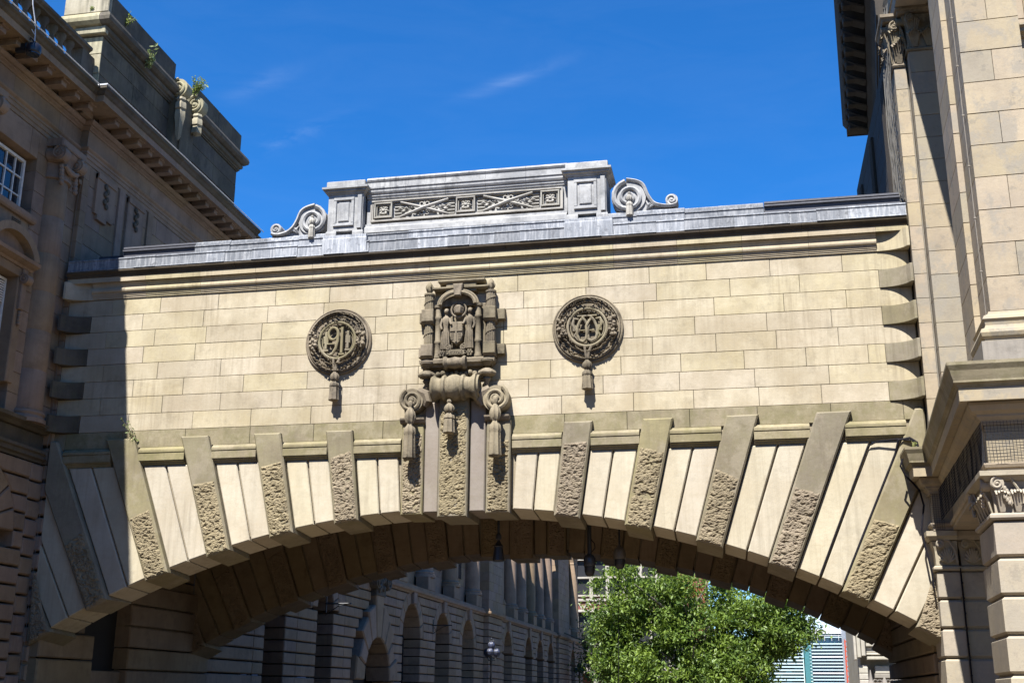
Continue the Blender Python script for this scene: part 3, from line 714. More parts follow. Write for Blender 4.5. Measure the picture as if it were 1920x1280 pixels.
def one(mb, x, z0, z1, w, d):
    prism(mb, FRONT, [(x - w, z0 + .05), (x + w, z0 + .05), (x + w * 1.05, z1), (x - w * .9, z1), (x - w * 2.2, z1 - .07), (x - w * .95, z1 - .06)][:4], [(.05, 0), (d, 0), (d + .015, .01)])
    cb(mb, FRONT, x - w * 2, x + w * 2, z0, z0 + .048, .05, d + .01, .008); cb(mb, FRONT, x - w * 2, x - w * 1.02, z1 - .06, z1 - .02, .05, d, .008)
mb = MB(); one(mb, cx + .115, cz - .37, cz + .33, .036, .14); numeral(mb, m1, 'numeral_one')
for x in (-.29, .26):
    mb = MB(); one(mb, cx + x, cz - .26, cz + .24, .034, .12); cb(mb, FRONT, cx + x - .062, cx + x + .062, cz - .07, cz + .12, .05, .13, .012); numeral(mb, m1, 'numeral_one')
m2 = medallion(3.07, 9.83, 4)
cx, cz = 3.07, 9.83
for sg in (1, -1):
    mb = MB(); P = [(-.07, .27), (-.16, .16), (-.225, 0), (-.235, -.17), (-.19, -.30), (-.10, -.34), (-.03, -.29), (-.005, -.15), (-.02, .02), (.05, .16), (.15, .27)]
    pts = []
    for k in range(len(P) - 1):
        for t in (0, .33, .66): pts.append(FRONT(cx + sg * (P[k][0] + (P[k + 1][0] - P[k][0]) * t), cz + P[k][1] + (P[k + 1][1] - P[k][1]) * t, .13 + .02 * sin(sg * k * 1.1)))
    tube(mb, pts, .035, 8); cb(mb, FRONT, cx + sg * .12 - .11, cx + sg * .12 + .11, cz + .26, cz + .30, .05, .14 + .005 * sg, .01); numeral(mb, m2, 'monogram_loop')
    mb = MB(); tube(mb, [FRONT(cx + sg * x, cz + z, .12) for x, z in ((.20, .20), (.30, .22), (.34, .10), (.29, -.02), (.24, -.10), (.30, -.2), (.22, -.3))], [.025, .035, .04, .035, .03, .03, .02], 7)
    cb(mb, FRONT, cx + sg * .29 - .05, cx + sg * .29 + .05, cz - .09, cz + .06, .05, .14, .012); numeral(mb, m2, 'monogram_hook')
mb = MB(); cb(mb, FRONT, cx - .17, cx + .17, cz - .075, cz - .05, .05, .11, .005); numeral(mb, m2, 'monogram_bar')

# ------------------------------------------------------------------ lead parapet and grey stone attic
def lead_run(x0, x1, prof, w, name='lead_sheet'):
    n = max(1, round((x1 - x0) / w)); xs = [x0 + (x1 - x0) * k / n + (rnd.uniform(-.12, .12) * w if 0 < k < n else 0) for k in range(n + 1)]
    for k in range(n):
        mb = MB(); dd = rnd.uniform(-.014, .014)
        sweep(mb, [(p + (dd if p > 0 else 0), z + dd * .5) for p, z in prof], [(xs[k] + .002, 0), (xs[k + 1] - .002, 0)]); mb.build(name, M_LEAD, bridge)
lead_run(-HB + .01, HB - .01, [(-.2, 11.993), (.282, 11.992), (.29, 12.005), (.28, 12.02), (.25, 12.03), (.245, 12.27), (.262, 12.278), (.262, 12.298), (.235, 12.32), (-.2, 12.36)], .62)
lead_run(-6.88, 7.21, [(-.3, 12.30), (.16, 12.31), (.16, 12.48), (.18, 12.49), (.18, 12.52), (.15, 12.54), (.12, 12.545), (.12, 12.60), (.08, 12.64), (-.3, 12.66)], .95)
# low roof behind with slate edge
for x0, x1 in ((-8.95, -6.9), (7.23, 10.25)):
    mb = MB(); sweep(mb, [(-.45, 12.1), (-.02, 12.3), (-.02, 12.56), (.04, 12.565), (.04, 12.60), (-.03, 12.605), (-.03, 12.64), (.0, 12.645), (.0, 12.69), (-.9, 12.80), (-1.5, 12.82)], [(x0, 0), (x1, 0)]); mb.build('roof_slates', M_SLATE, bridge)
mb = MB(); sweep(mb, [(-.3, 12.1), (-.3, 12.60), (-3.6, 12.98), (-3.7, 12.1)], [(-9.8, 0), (10.2, 0)]); mb.build('roof_slope', M_SLATE, bridge)
# attic: centre wall
AX0, AX1 = -2.42, 2.62
mb = MB(); box(mb, AX0, AX1, .0, .7, 12.60, 13.55); attic = mb.build('attic', M_STONEGREY, bridge)
def gs(name, mb, smooth=False, mat=None): return mb.build(name, mat or M_STONEGREY, attic, smooth)
mb = MB(); sweep(mb, [(-.05, 12.55), (.16, 12.55), (.16, 12.68), (.14, 12.70), (.08, 12.74), (.08, 12.80), (-.05, 12.80)], [(AX0, 0), (AX1, 0)]); gs('plinth', mb)
NS = 5
for k in range(NS):
    x0, x1 = AX0 + (AX1 - AX0) * k / NS, AX0 + (AX1 - AX0) * (k + 1) / NS
    mb = MB(); sweep(mb, [(-.3, 13.50), (.03, 13.50), (.04, 13.54), (.06, 13.56), (.06, 13.60), (.085, 13.62), (.105, 13.66), (.105, 13.71), (.13, 13.74), (.13, 13.78), (.08, 13.80), (.08, 13.92), (.10, 13.94), (.12, 13.98), (.10, 14.02), (.06, 14.05), (-.3, 14.09)], [(x0 + .003, 0), (x1 - .003, 0)]); gs('coping_stone', mb)
# relief panel
def rl(name, mb, smooth=False): return mb.build(name, M_RELIEF, attic, smooth)
PX0, PX1, PZ0, PZ1 = -2.30, 2.52, 12.86, 13.42
mb = MB()
for d, e, w in ((.10, 0, .035), (.075, .035, .03)):
    x0, x1, z0, z1 = PX0 + e, PX1 - e, PZ0 + e, PZ1 - e
    cb(mb, FRONT, x0, x1, z1 - w, z1, 0, d); cb(mb, FRONT, x0, x1, z0, z0 + w, 0, d); cb(mb, FRONT, x0, x0 + w, z0 + w, z1 - w, 0, d - .002); cb(mb, FRONT, x1 - w, x1, z0 + w, z1 - w, 0, d - .002)
rl('relief_frame', mb)
sq = [(-2.20, -1.74), (-.12, .36), (1.98, 2.44)]
for a0, a1 in sq:
    mb = MB(); z0, z1 = 12.94, 13.345
    for e, w, d in ((0, .035, .125), (.05, .02, .09)):
        cb(mb, FRONT, a0 + e, a1 - e, z1 - w - e, z1 - e, 0, d, .006); cb(mb, FRONT, a0 + e, a1 - e, z0 + e, z0 + w + e, 0, d, .006); cb(mb, FRONT, a0 + e, a0 + w + e, z0 + w + e, z1 - w - e, 0, d - .003, .006); cb(mb, FRONT, a1 - w - e, a1 - e, z0 + w + e, z1 - w - e, 0, d - .003, .006)
    rl('square_frame', mb)
    mb = MB(); c = ((a0 + a1) / 2, (z0 + z1) / 2)
    for k in range(8):
        t = k * PI / 4; r = .095 if k % 2 else .075; p = FRONT(c[0] + r * cos(t), c[1] + r * sin(t), .05)
        tube(mb, [FRONT(c[0] + .03 * cos(t), c[1] + .03 * sin(t), .07), FRONT(c[0] + r * cos(t), c[1] + r * sin(t), .075), FRONT(c[0] + (r + .06) * cos(t), c[1] + (r + .06) * sin(t), .03)], [.02, .042, .012], 6)
    blob(mb, FRONT(c[0], c[1], .09), .045, .04, .045); rl('rosette', mb, True)
for a0, a1 in ((-1.71, -.15), (.39, 1.95)):
    c = ((a0 + a1) / 2, 13.145); hw = (a1 - a0) / 2
    for sg in (-1, 1):
        mb = MB()
        for k in range(5):
            z = 12.97 + k * .085
            tube(mb, [FRONT(c[0] + sg * hw * .98, z, .02), FRONT(c[0] + sg * hw * (.42 + .10 * abs(k - 2)), z, .02)], .026, 6)
        rl('fluting', mb, True)
        mb = MB(); z0, z1 = (12.95, 13.34) if sg > 0 else (13.34, 12.95)
        A, B = (c[0] - hw * .78, z0), (c[0] + hw * .78, z1)
        tube(mb, [FRONT(A[0], A[1], .07), FRONT(c[0], c[1], .10 + .012 * sg), FRONT(B[0], B[1], .07)], [.026, .042, .026], 6); rl('crossed_sword', mb, True)
        mb = MB()
        for k in range(7):
            x = c[0] + sg * (.10 + .075 * k); h = .12 * (1 - k / 9) * (1 if k % 2 else .6)
            tube(mb, [FRONT(x, c[1] + (-1) ** k * .01, .03), FRONT(x + sg * .06, c[1] + (-1) ** k * h, .06), FRONT(x + sg * .13, c[1] + (-1) ** k * h * .8, .03)], [.012, .035, .01], 6)
        rl('acanthus_leaf', mb, True)
    mb = MB(); cb(mb, FRONT, c[0] - .012, c[0] + .012, 12.93, 13.35, 0, .06)
    for sg in (-1, 1):
        for sz in (-1, 1):
            tube(mb, [FRONT(c[0] + sg * (.07 + .05 * cos(t)), c[1] + sz * (.12 + .05 * sin(t)), .05) for t in [2 * PI * k / 10 for k in range(11)]], .016, 5)
    rl('centre_scrolls', mb, True)
# piers
for x0, x1 in ((-3.36, -2.46), (2.66, 3.58)):
    mb = MB(); box(mb, x0, x1, -.215, .7, 12.62, 13.62); pr = mb.build('attic_pier', M_STONEGREY, attic)
    def pg(mb, name): 
        o = mb.build(name, M_STONEGREY, attic); return o
    mb = MB(); w = .075; f3 = frame_front(-.215)
    a0, a1, z0, z1 = x0 + .15, x1 - .22, 12.74, 13.50
    cb(mb, f3, a0, a1, z1 - w, z1, -.02, .045, .012); cb(mb, f3, a0, a1, z0, z0 + w, -.02, .045, .012); cb(mb, f3, a0, a0 + w, z0 + w, z1 - w, -.02, .043, .012); cb(mb, f3, a1 - w, a1, z0 + w, z1 - w, -.02, .043, .012); pg(mb, 'pier_panel_frame')
    mb = MB(); cb(mb, f3, a0 + w + .05, a1 - w - .05, z0 + w + .05, z1 - w - .05, -.02, .03, .02); pg(mb, 'pier_panel')
    mb = MB(); cb(mb, f3, x1 - .13, x1 - .02, 12.66, 13.55, -.02, .05, .01); pg(mb, 'pier_edge')
    mb = MB(); sweep(mb, [(-.4, 13.60), (.02, 13.60), (.04, 13.64), (.09, 13.66), (.09, 13.69), (.14, 13.72), (.14, 13.77), (.06, 13.79), (.05, 13.79), (.05, 13.93), (.03, 13.95), (-.4, 13.97)], [(x0, .70), (x0, -.215), (x1, -.215), (x1, .70)]); pg(mb, 'pier_capping')
    mb = MB(); sweep(mb, [(-.3, 12.50), (.03, 12.50), (.03, 12.57), (.02, 12.62), (-.3, 12.62)], [(x0, .30), (x0, -.215), (x0 + .24, -.215)]); pg(mb, 'pier_foot'); mb = MB(); sweep(mb, [(-.3, 12.50), (.03, 12.50), (.03, 12.57), (.02, 12.62), (-.3, 12.62)], [(x1 - .24, -.215), (x1, -.215), (x1, .30)]); pg(mb, 'pier_foot')
    mb = MB(); sweep(mb, [(-.4, 12.03), (.065, 12.0), (.065, 12.40), (.055, 12.42), (.055, 12.49), (.04, 12.50), (-.3, 12.51)], [(x0 - .02, .2), (x0 - .02, -.215), (x1 + .08, -.215), (x1 + .08, .2)]); pg(mb, 'pier_lead_base').data.materials[0] = M_LEAD
# scroll consoles
def console(bx, bz, R, sx, sz, r, sg):
    """bx,bz big volute next to the pier; sx,sz small outer volute; sg=+1 runs outwards to +X"""
    f = frame_front(.02)
    mb = MB(); volute(mb, f, bx, bz, R, -.25, .16, 2.2, sg, rad(100 if sg > 0 else 80), .15)
    cn = mb.build('scroll_console', M_STONEGREY, attic, True)
    mb = MB(); P = [(bx - sg * R * .1, bz + R * 1.02), (bx + sg * R * .45, bz + R * .88), (bx + sg * R * .80, bz + R * .62), (bx + sg * R * 1.02, bz + .02), (bx + sg * R * 1.3, bz - R * .42), (bx + (sx - bx) * .72, sz - r * .75), (sx - sg * r * .3, sz - r * 1.0), (sx + sg * r * .7, sz - r * .75)]
    Q = []
    for k in range(len(P) - 1):
        for t in (0, .25, .5, .75):
            p0, p1, p2, p3 = P[max(0, k - 1)], P[k], P[k + 1], P[min(len(P) - 1, k + 2)]
            Q.append(tuple(.5 * (2 * p1[i] + (p2[i] - p0[i]) * t + (2 * p0[i] - 5 * p1[i] + 4 * p2[i] - p3[i]) * t * t + (3 * p1[i] - p0[i] - 3 * p2[i] + p3[i]) * t ** 3) for i in (0, 1)))
    Q.append(P[-1])
    rings = []
    for i, (x, z) in enumerate(Q):
        p0, p1 = Q[max(0, i - 1)], Q[min(len(Q) - 1, i + 1)]; dx, dz = p1[0] - p0[0], p1[1] - p0[1]; l = math.hypot(dx, dz); nx, nz_ = -dz / l, dx / l; w = .038
        rings.append([f(x + nx * w, z + nz_ * w, -.25), f(x + nx * w, z + nz_ * w, .15), f(x + nx * w * .3, z + nz_ * w * .3, .18), f(x - nx * w, z - nz_ * w, .15), f(x - nx * w, z - nz_ * w, -.25)])
    loft(mb, rings); mb.build('scroll_band', M_STONEGREY, attic, True)
    mb = MB(); base = [(x, min(z, bz + R * .9)) for x, z in Q[6:]]
    poly = [(x, z) for x, z in base] + [(sx + sg * r * .7, 12.6), (bx, 12.6), (bx, bz)]
    loft(mb, [[f(x, z, d) for x, z in poly] for d in (-.22, .07)]); mb.build('scroll_web', M_STONEGREY, attic)
    mb = MB(); volute(mb, f, sx, sz, r, -.25, .15, 1.7, -sg, rad(-90), .2); mb.build('small_volute', M_STONEGREY, attic, True)
    mb = MB()
    for k in range(4): tube(mb, [f(bx + sg * R * .95, bz - R * .75, .09), f(bx + sg * (R * .95 + .05 + .04 * k), bz - R * .55 + .05 * sin(k), .12), f(bx + sg * (R * .9 + .08 * k), bz - R * (.25 + .12 * k), .08)], [.02, .035, .01], 6)
    mb.build('leaf_spray', M_STONEGREY, attic, True)
    mb = MB(); tassel(mb, f, bx + .02, bz + .10, bz - .52, .085, .20); mb.build('tassel', M_RELIEF, attic, True)
console(-3.80, 13.02, .40, -4.76, 12.85, .155, -1)
console(4.10, 13.02, .44, 5.11, 12.87, .155, 1)

# ================================================================== left building
PW, NW = -10.34, -10.56                     # pavilion wall plane, near wing wall plane
lb = thing('stone_building', 'tall shaded classical stone building with modillion cornice along the left of the street', 'building', (-12, 0, 0))
def lo(mb, name, mat=None, smooth=False, parent=None):
    o = mb.build(name, mat or M_LEFT, parent or lb, smooth)
    if parent is None: o.matrix_parent_inverse = Matrix.Translation((12, 0, 0))
    return o
ENT = dict(
    arch=[(-.1, 15.22), (.03, 15.22), (.03, 15.33), (.055, 15.335), (.055, 15.45), (.08, 15.455), (.08, 15.52), (.13, 15.56), (.15, 15.60), (-.1, 15.61)],
    frieze=[(-.1, 15.612), (.02, 15.612), (.02, 16.14), (-.1, 16.14)],
    bed=[(-.1, 16.142), (.05, 16.142), (.07, 16.17), (.14, 16.20), (.14, 16.225), (.20, 16.23), (.27, 16.28), (.27, 16.32), (-.1, 16.33)],
    corona=[(-.1, 16.50), (.84, 16.50), (.84, 16.48), (.87, 16.48), (.87, 16.66), (-.1, 16.66)],
    cyma=[(-.1, 16.662), (.88, 16.662), (.92, 16.69), (.96, 16.75), (1.02, 16.79), (1.02, 16.85), (-.1, 16.88)])
# entablature runs: near wing, pavilion (with its front return), far wing
def ent_run(path, names=('arch', 'frieze', 'bed', 'corona', 'cyma')):
    nm = dict(arch='architrave', frieze='frieze', bed='bed_moulding', corona='corona', cyma='gutter_moulding')
    for k in names:
        mb = MB(); sweep(mb, ENT[k], path); lo(mb, nm[k], M_LEFTD if k in ('cyma',) else M_LEFT)
# outwards must be to the right of travel: travelling towards -Y, right is -X, so run +Y -> outwards is +X
def seg(y0, y1, L):
    n = max(1, round((y1 - y0) / L)); return [(y0 + (y1 - y0) * k / n, y0 + (y1 - y0) * (k + 1) / n) for k in range(n)]
for a, b in seg(-42.0, -15.01, 9.0): ent_run([(NW, a + .003), (NW, b - .003)])
for a, b in seg(-15.0, -1.05, 2.0): ent_run([(NW, a + .003), (NW, b - .003)])
ent_run([(NW, -1.047), (NW, 0.0), (PW, 0.0), (PW, 1.5)])
for a, b in seg(1.503, 9.2, 1.9): ent_run([(PW, a + .003), (PW, b - .003)])
for a, b in seg(9.21, 96, 14): ent_run([(PW - .25, a + .003), (PW - .25, b - .003)])
# modillions
mbm = MB(); cb(mbm, frame_east(0), -.115, .115, 16.335, 16.455, .20, .68, .012)
cb(mbm, frame_east(0), -.14, .14, 16.456, 16.497, .205, .74)
mod_me = None
def modillion(y, x):
    global mod_me
    if mod_me is None:
        o = mbm.build('modillion', M_LEFT, lb); mod_me = o.data
    else: o = link('modillion', mod_me, lb)
    o.location = (x, y, 0); o.matrix_parent_inverse = Matrix.Translation((12, 0, 0))
for k in range(9): modillion(-.75 - .64 * k, NW)
for k in range(15): modillion(.22 + .62 * k, PW)
mb = MB(); cb(mb, frame_front(0), NW + .28, PW + .2, 16.335, 16.495, .2, .78, .012); lo(mb, 'modillion')
# metal strip along the cornice edge
mb = MB(); tube(mb, [(NW + 1.03, -15, 16.885), (NW + 1.03, -1.02, 16.885), (PW + 1.03, -1.03, 16.885), (PW + 1.03, 9.4, 16.885)], .016, 5); lo(mb, 'lightning_strip', M_GALV)
mb = MB(); cb(mb, frame_front(-1.0), NW + .98, PW + 1.02, 16.86, 16.90, -.25, .03); lo(mb, 'lead_flashing', M_GALV)
# walls
def wall_blocks(plane, y0, y1, z0, z1, ch, w, mat, name='wall_block', d=.02, th=.35, skip=None):
    n = max(1, round((z1 - z0) / ch)); h = (z1 - z0) / n; fr = frame_east(plane)
    for i in range(n):
        y = y0 - (w * .5 if i % 2 else 0)
        while y < y1 - .02:
            a0, a1 = max(y, y0), min(y + w, y1)
            y += w
            if a1 - a0 < .06: continue
            if skip and skip(a0, a1, z0 + i * h, z0 + (i + 1) * h): continue
            mb = MB(); cb(mb, fr, a0 + .005, a1 - .005, z0 + i * h + .005, z0 + (i + 1) * h - .005, -th, d * rnd.uniform(.7, 1), .007); lo(mb, name, mat)
mb = MB(); box(mb, -14, PW - .3, .30, 9.2, 0, 16.6); lo(mb, 'pavilion_core', M_JOINT)
mb = MB(); box(mb, -14, NW - .45, -42, .29, 0, 16.6); lo(mb, 'near_wing_core', M_VOID)
mb = MB(); box(mb, -14, PW - 1.35, 9.21, 96.0, 0, 16.6); lo(mb, 'far_wing_core', M_VOID)
# pavilion upper wall (seen above the bridge roof)
wall_blocks(PW, .25, 9.2, 11.9, 15.21, .55, 1.5, M_LEFT)
for y0, y1, z0 in ((.55, 1.5, 14.0), (2.2, 3.1, 13.4)):      # hung panels with guttae
    mb = MB(); fr = frame_east(PW); cb(mb, fr, y0, y1, z0, 15.15, 0, .09, .01); cb(mb, fr, y0 + .12, y1 - .35, z0 - .14, z0 - .002, 0, .11, .01); cb(mb, fr, y0, y1, 15.0, 15.16, .02, .13, .01); lo(mb, 'wall_panel')
    mb = MB()
    for k in range(6): blob(mb, fr(y0 + .45 + .05 * ((k % 2) * 2 - 1), 14.9 - k * .11, .12), .05, .075, .085, 7, 5)
    lo(mb, 'festoon', M_LEFTD, True)
for y in (1.75, 3.4):
    mb = MB(); fr = frame_east(PW); cb(mb, fr, y, y + .3, 11.9, 15.2, 0, .07, .01); lo(mb, 'wall_pilaster')
# front return of the pavilion, in stones
for k in range(16):
    z0 = 8.0 + k * .451; mb = MB(); cb(mb, frame_front(.30), NW - .25, PW + .015, z0 + .005, z0 + .446, 0, .31, .008); lo(mb, 'return_block')
for k in range(18):
    z0 = .2 + k * .43; mb = MB()
    prism(mb, frame_front(.30), rect(NW - .25, PW + .06, z0 + .03, z0 + .40), [(0, 0), (.31, 0), (.36, .035)]); lo(mb, 'return_block')
# attic of the pavilion
AT = PW + .10
for a, b in seg(.0, 8.9, 1.8):
    for z0, z1 in ((17.25, 17.85), (17.86, 18.45), (18.46, 18.98)):
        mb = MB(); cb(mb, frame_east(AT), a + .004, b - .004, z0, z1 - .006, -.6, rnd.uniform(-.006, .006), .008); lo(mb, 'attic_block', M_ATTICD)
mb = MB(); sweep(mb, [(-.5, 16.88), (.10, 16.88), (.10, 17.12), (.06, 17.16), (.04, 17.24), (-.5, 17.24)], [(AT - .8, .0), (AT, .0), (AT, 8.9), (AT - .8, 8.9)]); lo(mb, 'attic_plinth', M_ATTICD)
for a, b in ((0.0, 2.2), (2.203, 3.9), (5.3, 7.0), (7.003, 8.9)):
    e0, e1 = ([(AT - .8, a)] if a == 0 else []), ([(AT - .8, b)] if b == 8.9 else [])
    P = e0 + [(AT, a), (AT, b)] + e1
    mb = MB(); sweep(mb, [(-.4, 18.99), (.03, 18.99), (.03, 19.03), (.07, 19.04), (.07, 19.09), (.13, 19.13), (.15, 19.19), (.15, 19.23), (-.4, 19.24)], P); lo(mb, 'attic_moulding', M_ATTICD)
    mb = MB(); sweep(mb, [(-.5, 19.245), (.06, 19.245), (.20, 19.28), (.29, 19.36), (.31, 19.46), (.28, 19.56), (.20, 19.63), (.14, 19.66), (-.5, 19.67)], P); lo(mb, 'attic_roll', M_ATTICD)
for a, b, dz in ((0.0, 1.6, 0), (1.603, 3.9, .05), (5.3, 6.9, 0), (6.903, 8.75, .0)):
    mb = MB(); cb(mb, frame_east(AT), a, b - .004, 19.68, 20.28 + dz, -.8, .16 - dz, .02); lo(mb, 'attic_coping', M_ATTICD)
# end stones of the attic, cleaner and lightened where the sun falls
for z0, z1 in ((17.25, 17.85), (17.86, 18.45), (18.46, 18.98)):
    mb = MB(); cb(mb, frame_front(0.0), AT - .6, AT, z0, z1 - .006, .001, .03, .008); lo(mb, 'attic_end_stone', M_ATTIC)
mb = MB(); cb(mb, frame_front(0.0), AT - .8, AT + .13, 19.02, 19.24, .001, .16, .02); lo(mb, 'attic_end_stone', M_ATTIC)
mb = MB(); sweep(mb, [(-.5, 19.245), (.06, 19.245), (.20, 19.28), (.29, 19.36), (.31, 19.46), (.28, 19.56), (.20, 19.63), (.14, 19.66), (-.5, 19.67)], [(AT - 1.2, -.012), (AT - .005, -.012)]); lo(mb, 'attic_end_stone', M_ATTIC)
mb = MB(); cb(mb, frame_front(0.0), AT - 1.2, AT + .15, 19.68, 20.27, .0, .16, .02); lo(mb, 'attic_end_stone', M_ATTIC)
# carved console on the attic
fr = frame_east(AT)
mb = MB(); cb(mb, fr, 3.92, 5.28, 17.26, 19.5, -.3, .18, .02); cb(mb, fr, 4.30, 4.95, 17.55, 19.0, .17, .24, .015); lo(mb, 'attic_console', M_ATTICD)
for y, s in ((3.98, 1), (5.1, -1)):
    mb = MB(); volute(mb, frame_front(y), AT + .24, 19.52, .32, -.28, .10, 2.1, 1, rad(90)); lo(mb, 'attic_volute', M_ATTIC, True)
    mb = MB()
    lathe(mb, (AT + .34, y, 19.22), [(.05, 0), (.13, -.03), (.17, -.12), (.13, -.18), (.18, -.25), (.19, -.42), (.14, -.46), (.17, -.52), (.18, -.70), (.14, -.9 if s > 0 else -.72), (.10, -1.3 if s > 0 else -.75), (.03, -1.45 if s > 0 else -.78)], 12, 'Z', 6, .18); lo(mb, 'attic_garland', M_ATTIC, True)
# balustrade of the near wing
BX = NW + .10
mb = MB(); sweep(mb, [(-.4, 16.88), (.10, 16.88), (.10, 17.20), (.05, 17.26), (-.4, 17.26)], [(BX, -42), (BX, -.02)]); lo(mb, 'balustrade_plinth', M_ATTICD)
for a, b in seg(-42, -.3, 3.6):
    mb = MB(); sweep(mb, [(-.42, 18.30), (.05, 18.30), (.07, 18.34), (.14, 18.38), (.14, 18.46), (.06, 18.52), (-.42, 18.54)], [(BX, a + .003), (BX, b - .003)]); lo(mb, 'balustrade_rail', M_ATTICD)
mb = MB(); box(mb, BX - .36, BX + .05, -.62, -.02, 17.262, 18.298); lo(mb, 'balustrade_pier', M_ATTICD)
bal = MB(); lathe(bal, (0, 0, 17.262), [(.13, 0), (.13, .10), (.08, .13), (.07, .18), (.11, .30), (.135, .42), (.11, .54), (.065, .72), (.06, .80), (.09, .84), (.09, .88), (.13, .93), (.13, 1.03)], 12)
bo = None
for k in range(16):
    y = -.95 - .40 * k
    if bo is None: bo = bal.build('baluster', M_ATTICD, lb, True); o = bo
    else: o = link('baluster', bo.data, lb)
    o.location = (BX - .15, y, 0); o.matrix_parent_inverse = Matrix.Translation((12, 0, 0))
# near wing wall with windows
UW = (-3.30, -1.86, 12.95, 14.42); LWn = (-3.20, -1.98, 8.9, 11.25)
def skipw(a0, a1, z0, z1):
    return False
fr = frame_east(NW)
def wall_strip(y0, y1, z0, z1): wall_blocks(NW, y0, y1, z0, z1, .5, 1.3, M_LEFT, th=.4)
wall_blocks(NW, -42, -15.01, .3, 15.21, 1.24, 3.0, M_LEFT, th=.4); wall_strip(-15, UW[0] - .1, 8.0, 15.21); wall_strip(UW[1] + .1, -.02, 8.0, 15.21)
wall_strip(UW[0] - .1, UW[1] + .1, 14.5, 15.21); wall_strip(UW[0] - .1, UW[1] + .1, 11.3, 12.85)
# upper window
def sash(y0, y1, z0, z1, cols, rows, back=-.28, nm='window', plane=None):
    f = frame_east(NW if plane is None else plane)
    mb = MB(); w = .07
    cb(mb, f, y0, y0 + w, z0, z1, back - .05, back + .06); cb(mb, f, y1 - w, y1, z0, z1, back - .05, back + .06); cb(mb, f, y0 + w, y1 - w, z1 - w, z1, back - .05, back + .06); cb(mb, f, y0 + w, y1 - w, z0, z0 + w, back - .05, back + .06)
    for k in range(1, cols):
        y = y0 + (y1 - y0) * k / cols; cb(mb, f, y - .016, y + .016, z0 + w, z1 - w, back - .03, back + .035)
    for k in range(1, rows):
        z = z0 + (z1 - z0) * k / rows; cb(mb, f, y0 + w, y1 - w, z - .016, z + .016, back - .028, back + .033)
    o = lo(mb, nm, M_WHITE)
    for i in range(cols):
        for j in range(rows):
            a0, a1 = y0 + (y1 - y0) * i / cols, y0 + (y1 - y0) * (i + 1) / cols; b0, b1 = z0 + (z1 - z0) * j / rows, z0 + (z1 - z0) * (j + 1) / rows
            mb = MB(); cb(mb, f, a0, a1, b0, b1, back - .015, back - .005); g = mb.build('pane', M_GLASSD, o); g.rotation_euler = (0, 0, 0)
    return o
sash(UW[0], UW[1], UW[2], UW[3], 4, 3)
mb = MB(); sweep(mb, [(-.3, 12.76), (.10, 12.76), (.14, 12.80), (.16, 12.86), (.16, 12.93), (-.3, 12.95)], [(NW, UW[0] - .25), (NW, UW[1] + .22)]); lo(mb, 'window_sill')
mb = MB()
for k in range(6): cb(mb, fr, -2.45, -2.1, 12.42 + k * .045, 12.445 + k * .045, -.02, .04)
lo(mb, 'vent_grille', M_LEFTD)
# lower window with arched pediment
sash(LWn[0], LWn[1], LWn[2], LWn[3], 2, 3)
mb = MB()
for k in range(9): cb(mb, fr, LWn[0] + .1, LWn[1] - .1, 10.62 + k * .06, 10.65 + k * .06, -.25, -.19)
lo(mb, 'window_louvre', M_WHITE)
mb = MB(); cb(mb, fr, LWn[0] - .30, LWn[0] - .01, 8.7, 11.3, -.3, .08, .02); cb(mb, fr, LWn[1] + .01, LWn[1] + .30, 8.7, 11.3, -.3, .08, .02); cb(mb, fr, LWn[0] - .3, LWn[1] + .3, 11.3, 11.52, -.2, .10, .01); lo(mb, 'window_surround')
mb = MB(); sweep(mb, [(-.2, 11.53), (.12, 11.53), (.16, 11.58), (.24, 11.60), (.34, 11.64), (.36, 11.72), (-.2, 11.74)], [(NW, LWn[0] - .45), (NW, LWn[1] + .45)]); lo(mb, 'pediment_cornice')
yc = (LWn[0] + LWn[1]) / 2; mb = MB(); N = 16
for k in range(N):
    t0, t1 = PI * (.08 + .84 * k / N), PI * (.08 + .84 * (k + 1) / N)
    q = lambda t, r: (yc - r * 1.02 * cos(t), 11.55 + r * .82 * sin(t))
    r = [[q(t0, 1.03), q(t1, 1.03), q(t1, .80), q(t0, .80)]]
    loft(mb, [[fr(y, z, d) for y, z in r[0]] for d in (-.05, .34)])
lo(mb, 'arched_pediment')
mb = MB(); loft(mb, [[fr(yc - .85 * cos(PI * k / 12), 11.74 + .5 * sin(PI * k / 12), d) for k in range(13)] for d in (-.02, .10)]); lo(mb, 'pediment_field')
for y in (LWn[0] - .17, LWn[1] + .17):
    mb = MB(); cb(mb, fr, y - .10, y + .10, 10.5, 11.52, 0, .16, .02); lo(mb, 'pediment_bracket')
    mb = MB(); volute(mb, frame_front(y - .10), NW + .20, 11.25, .13, -.2, .03, 1.6, 1, rad(90)); lo(mb, 'bracket_scroll', None, True)
    mb = MB()
    for k in range(4): blob(mb, fr(y, 10.42 - k * .09, .12), .05, .055, .06, 7, 5)
    lo(mb, 'bracket_drop', None, True)
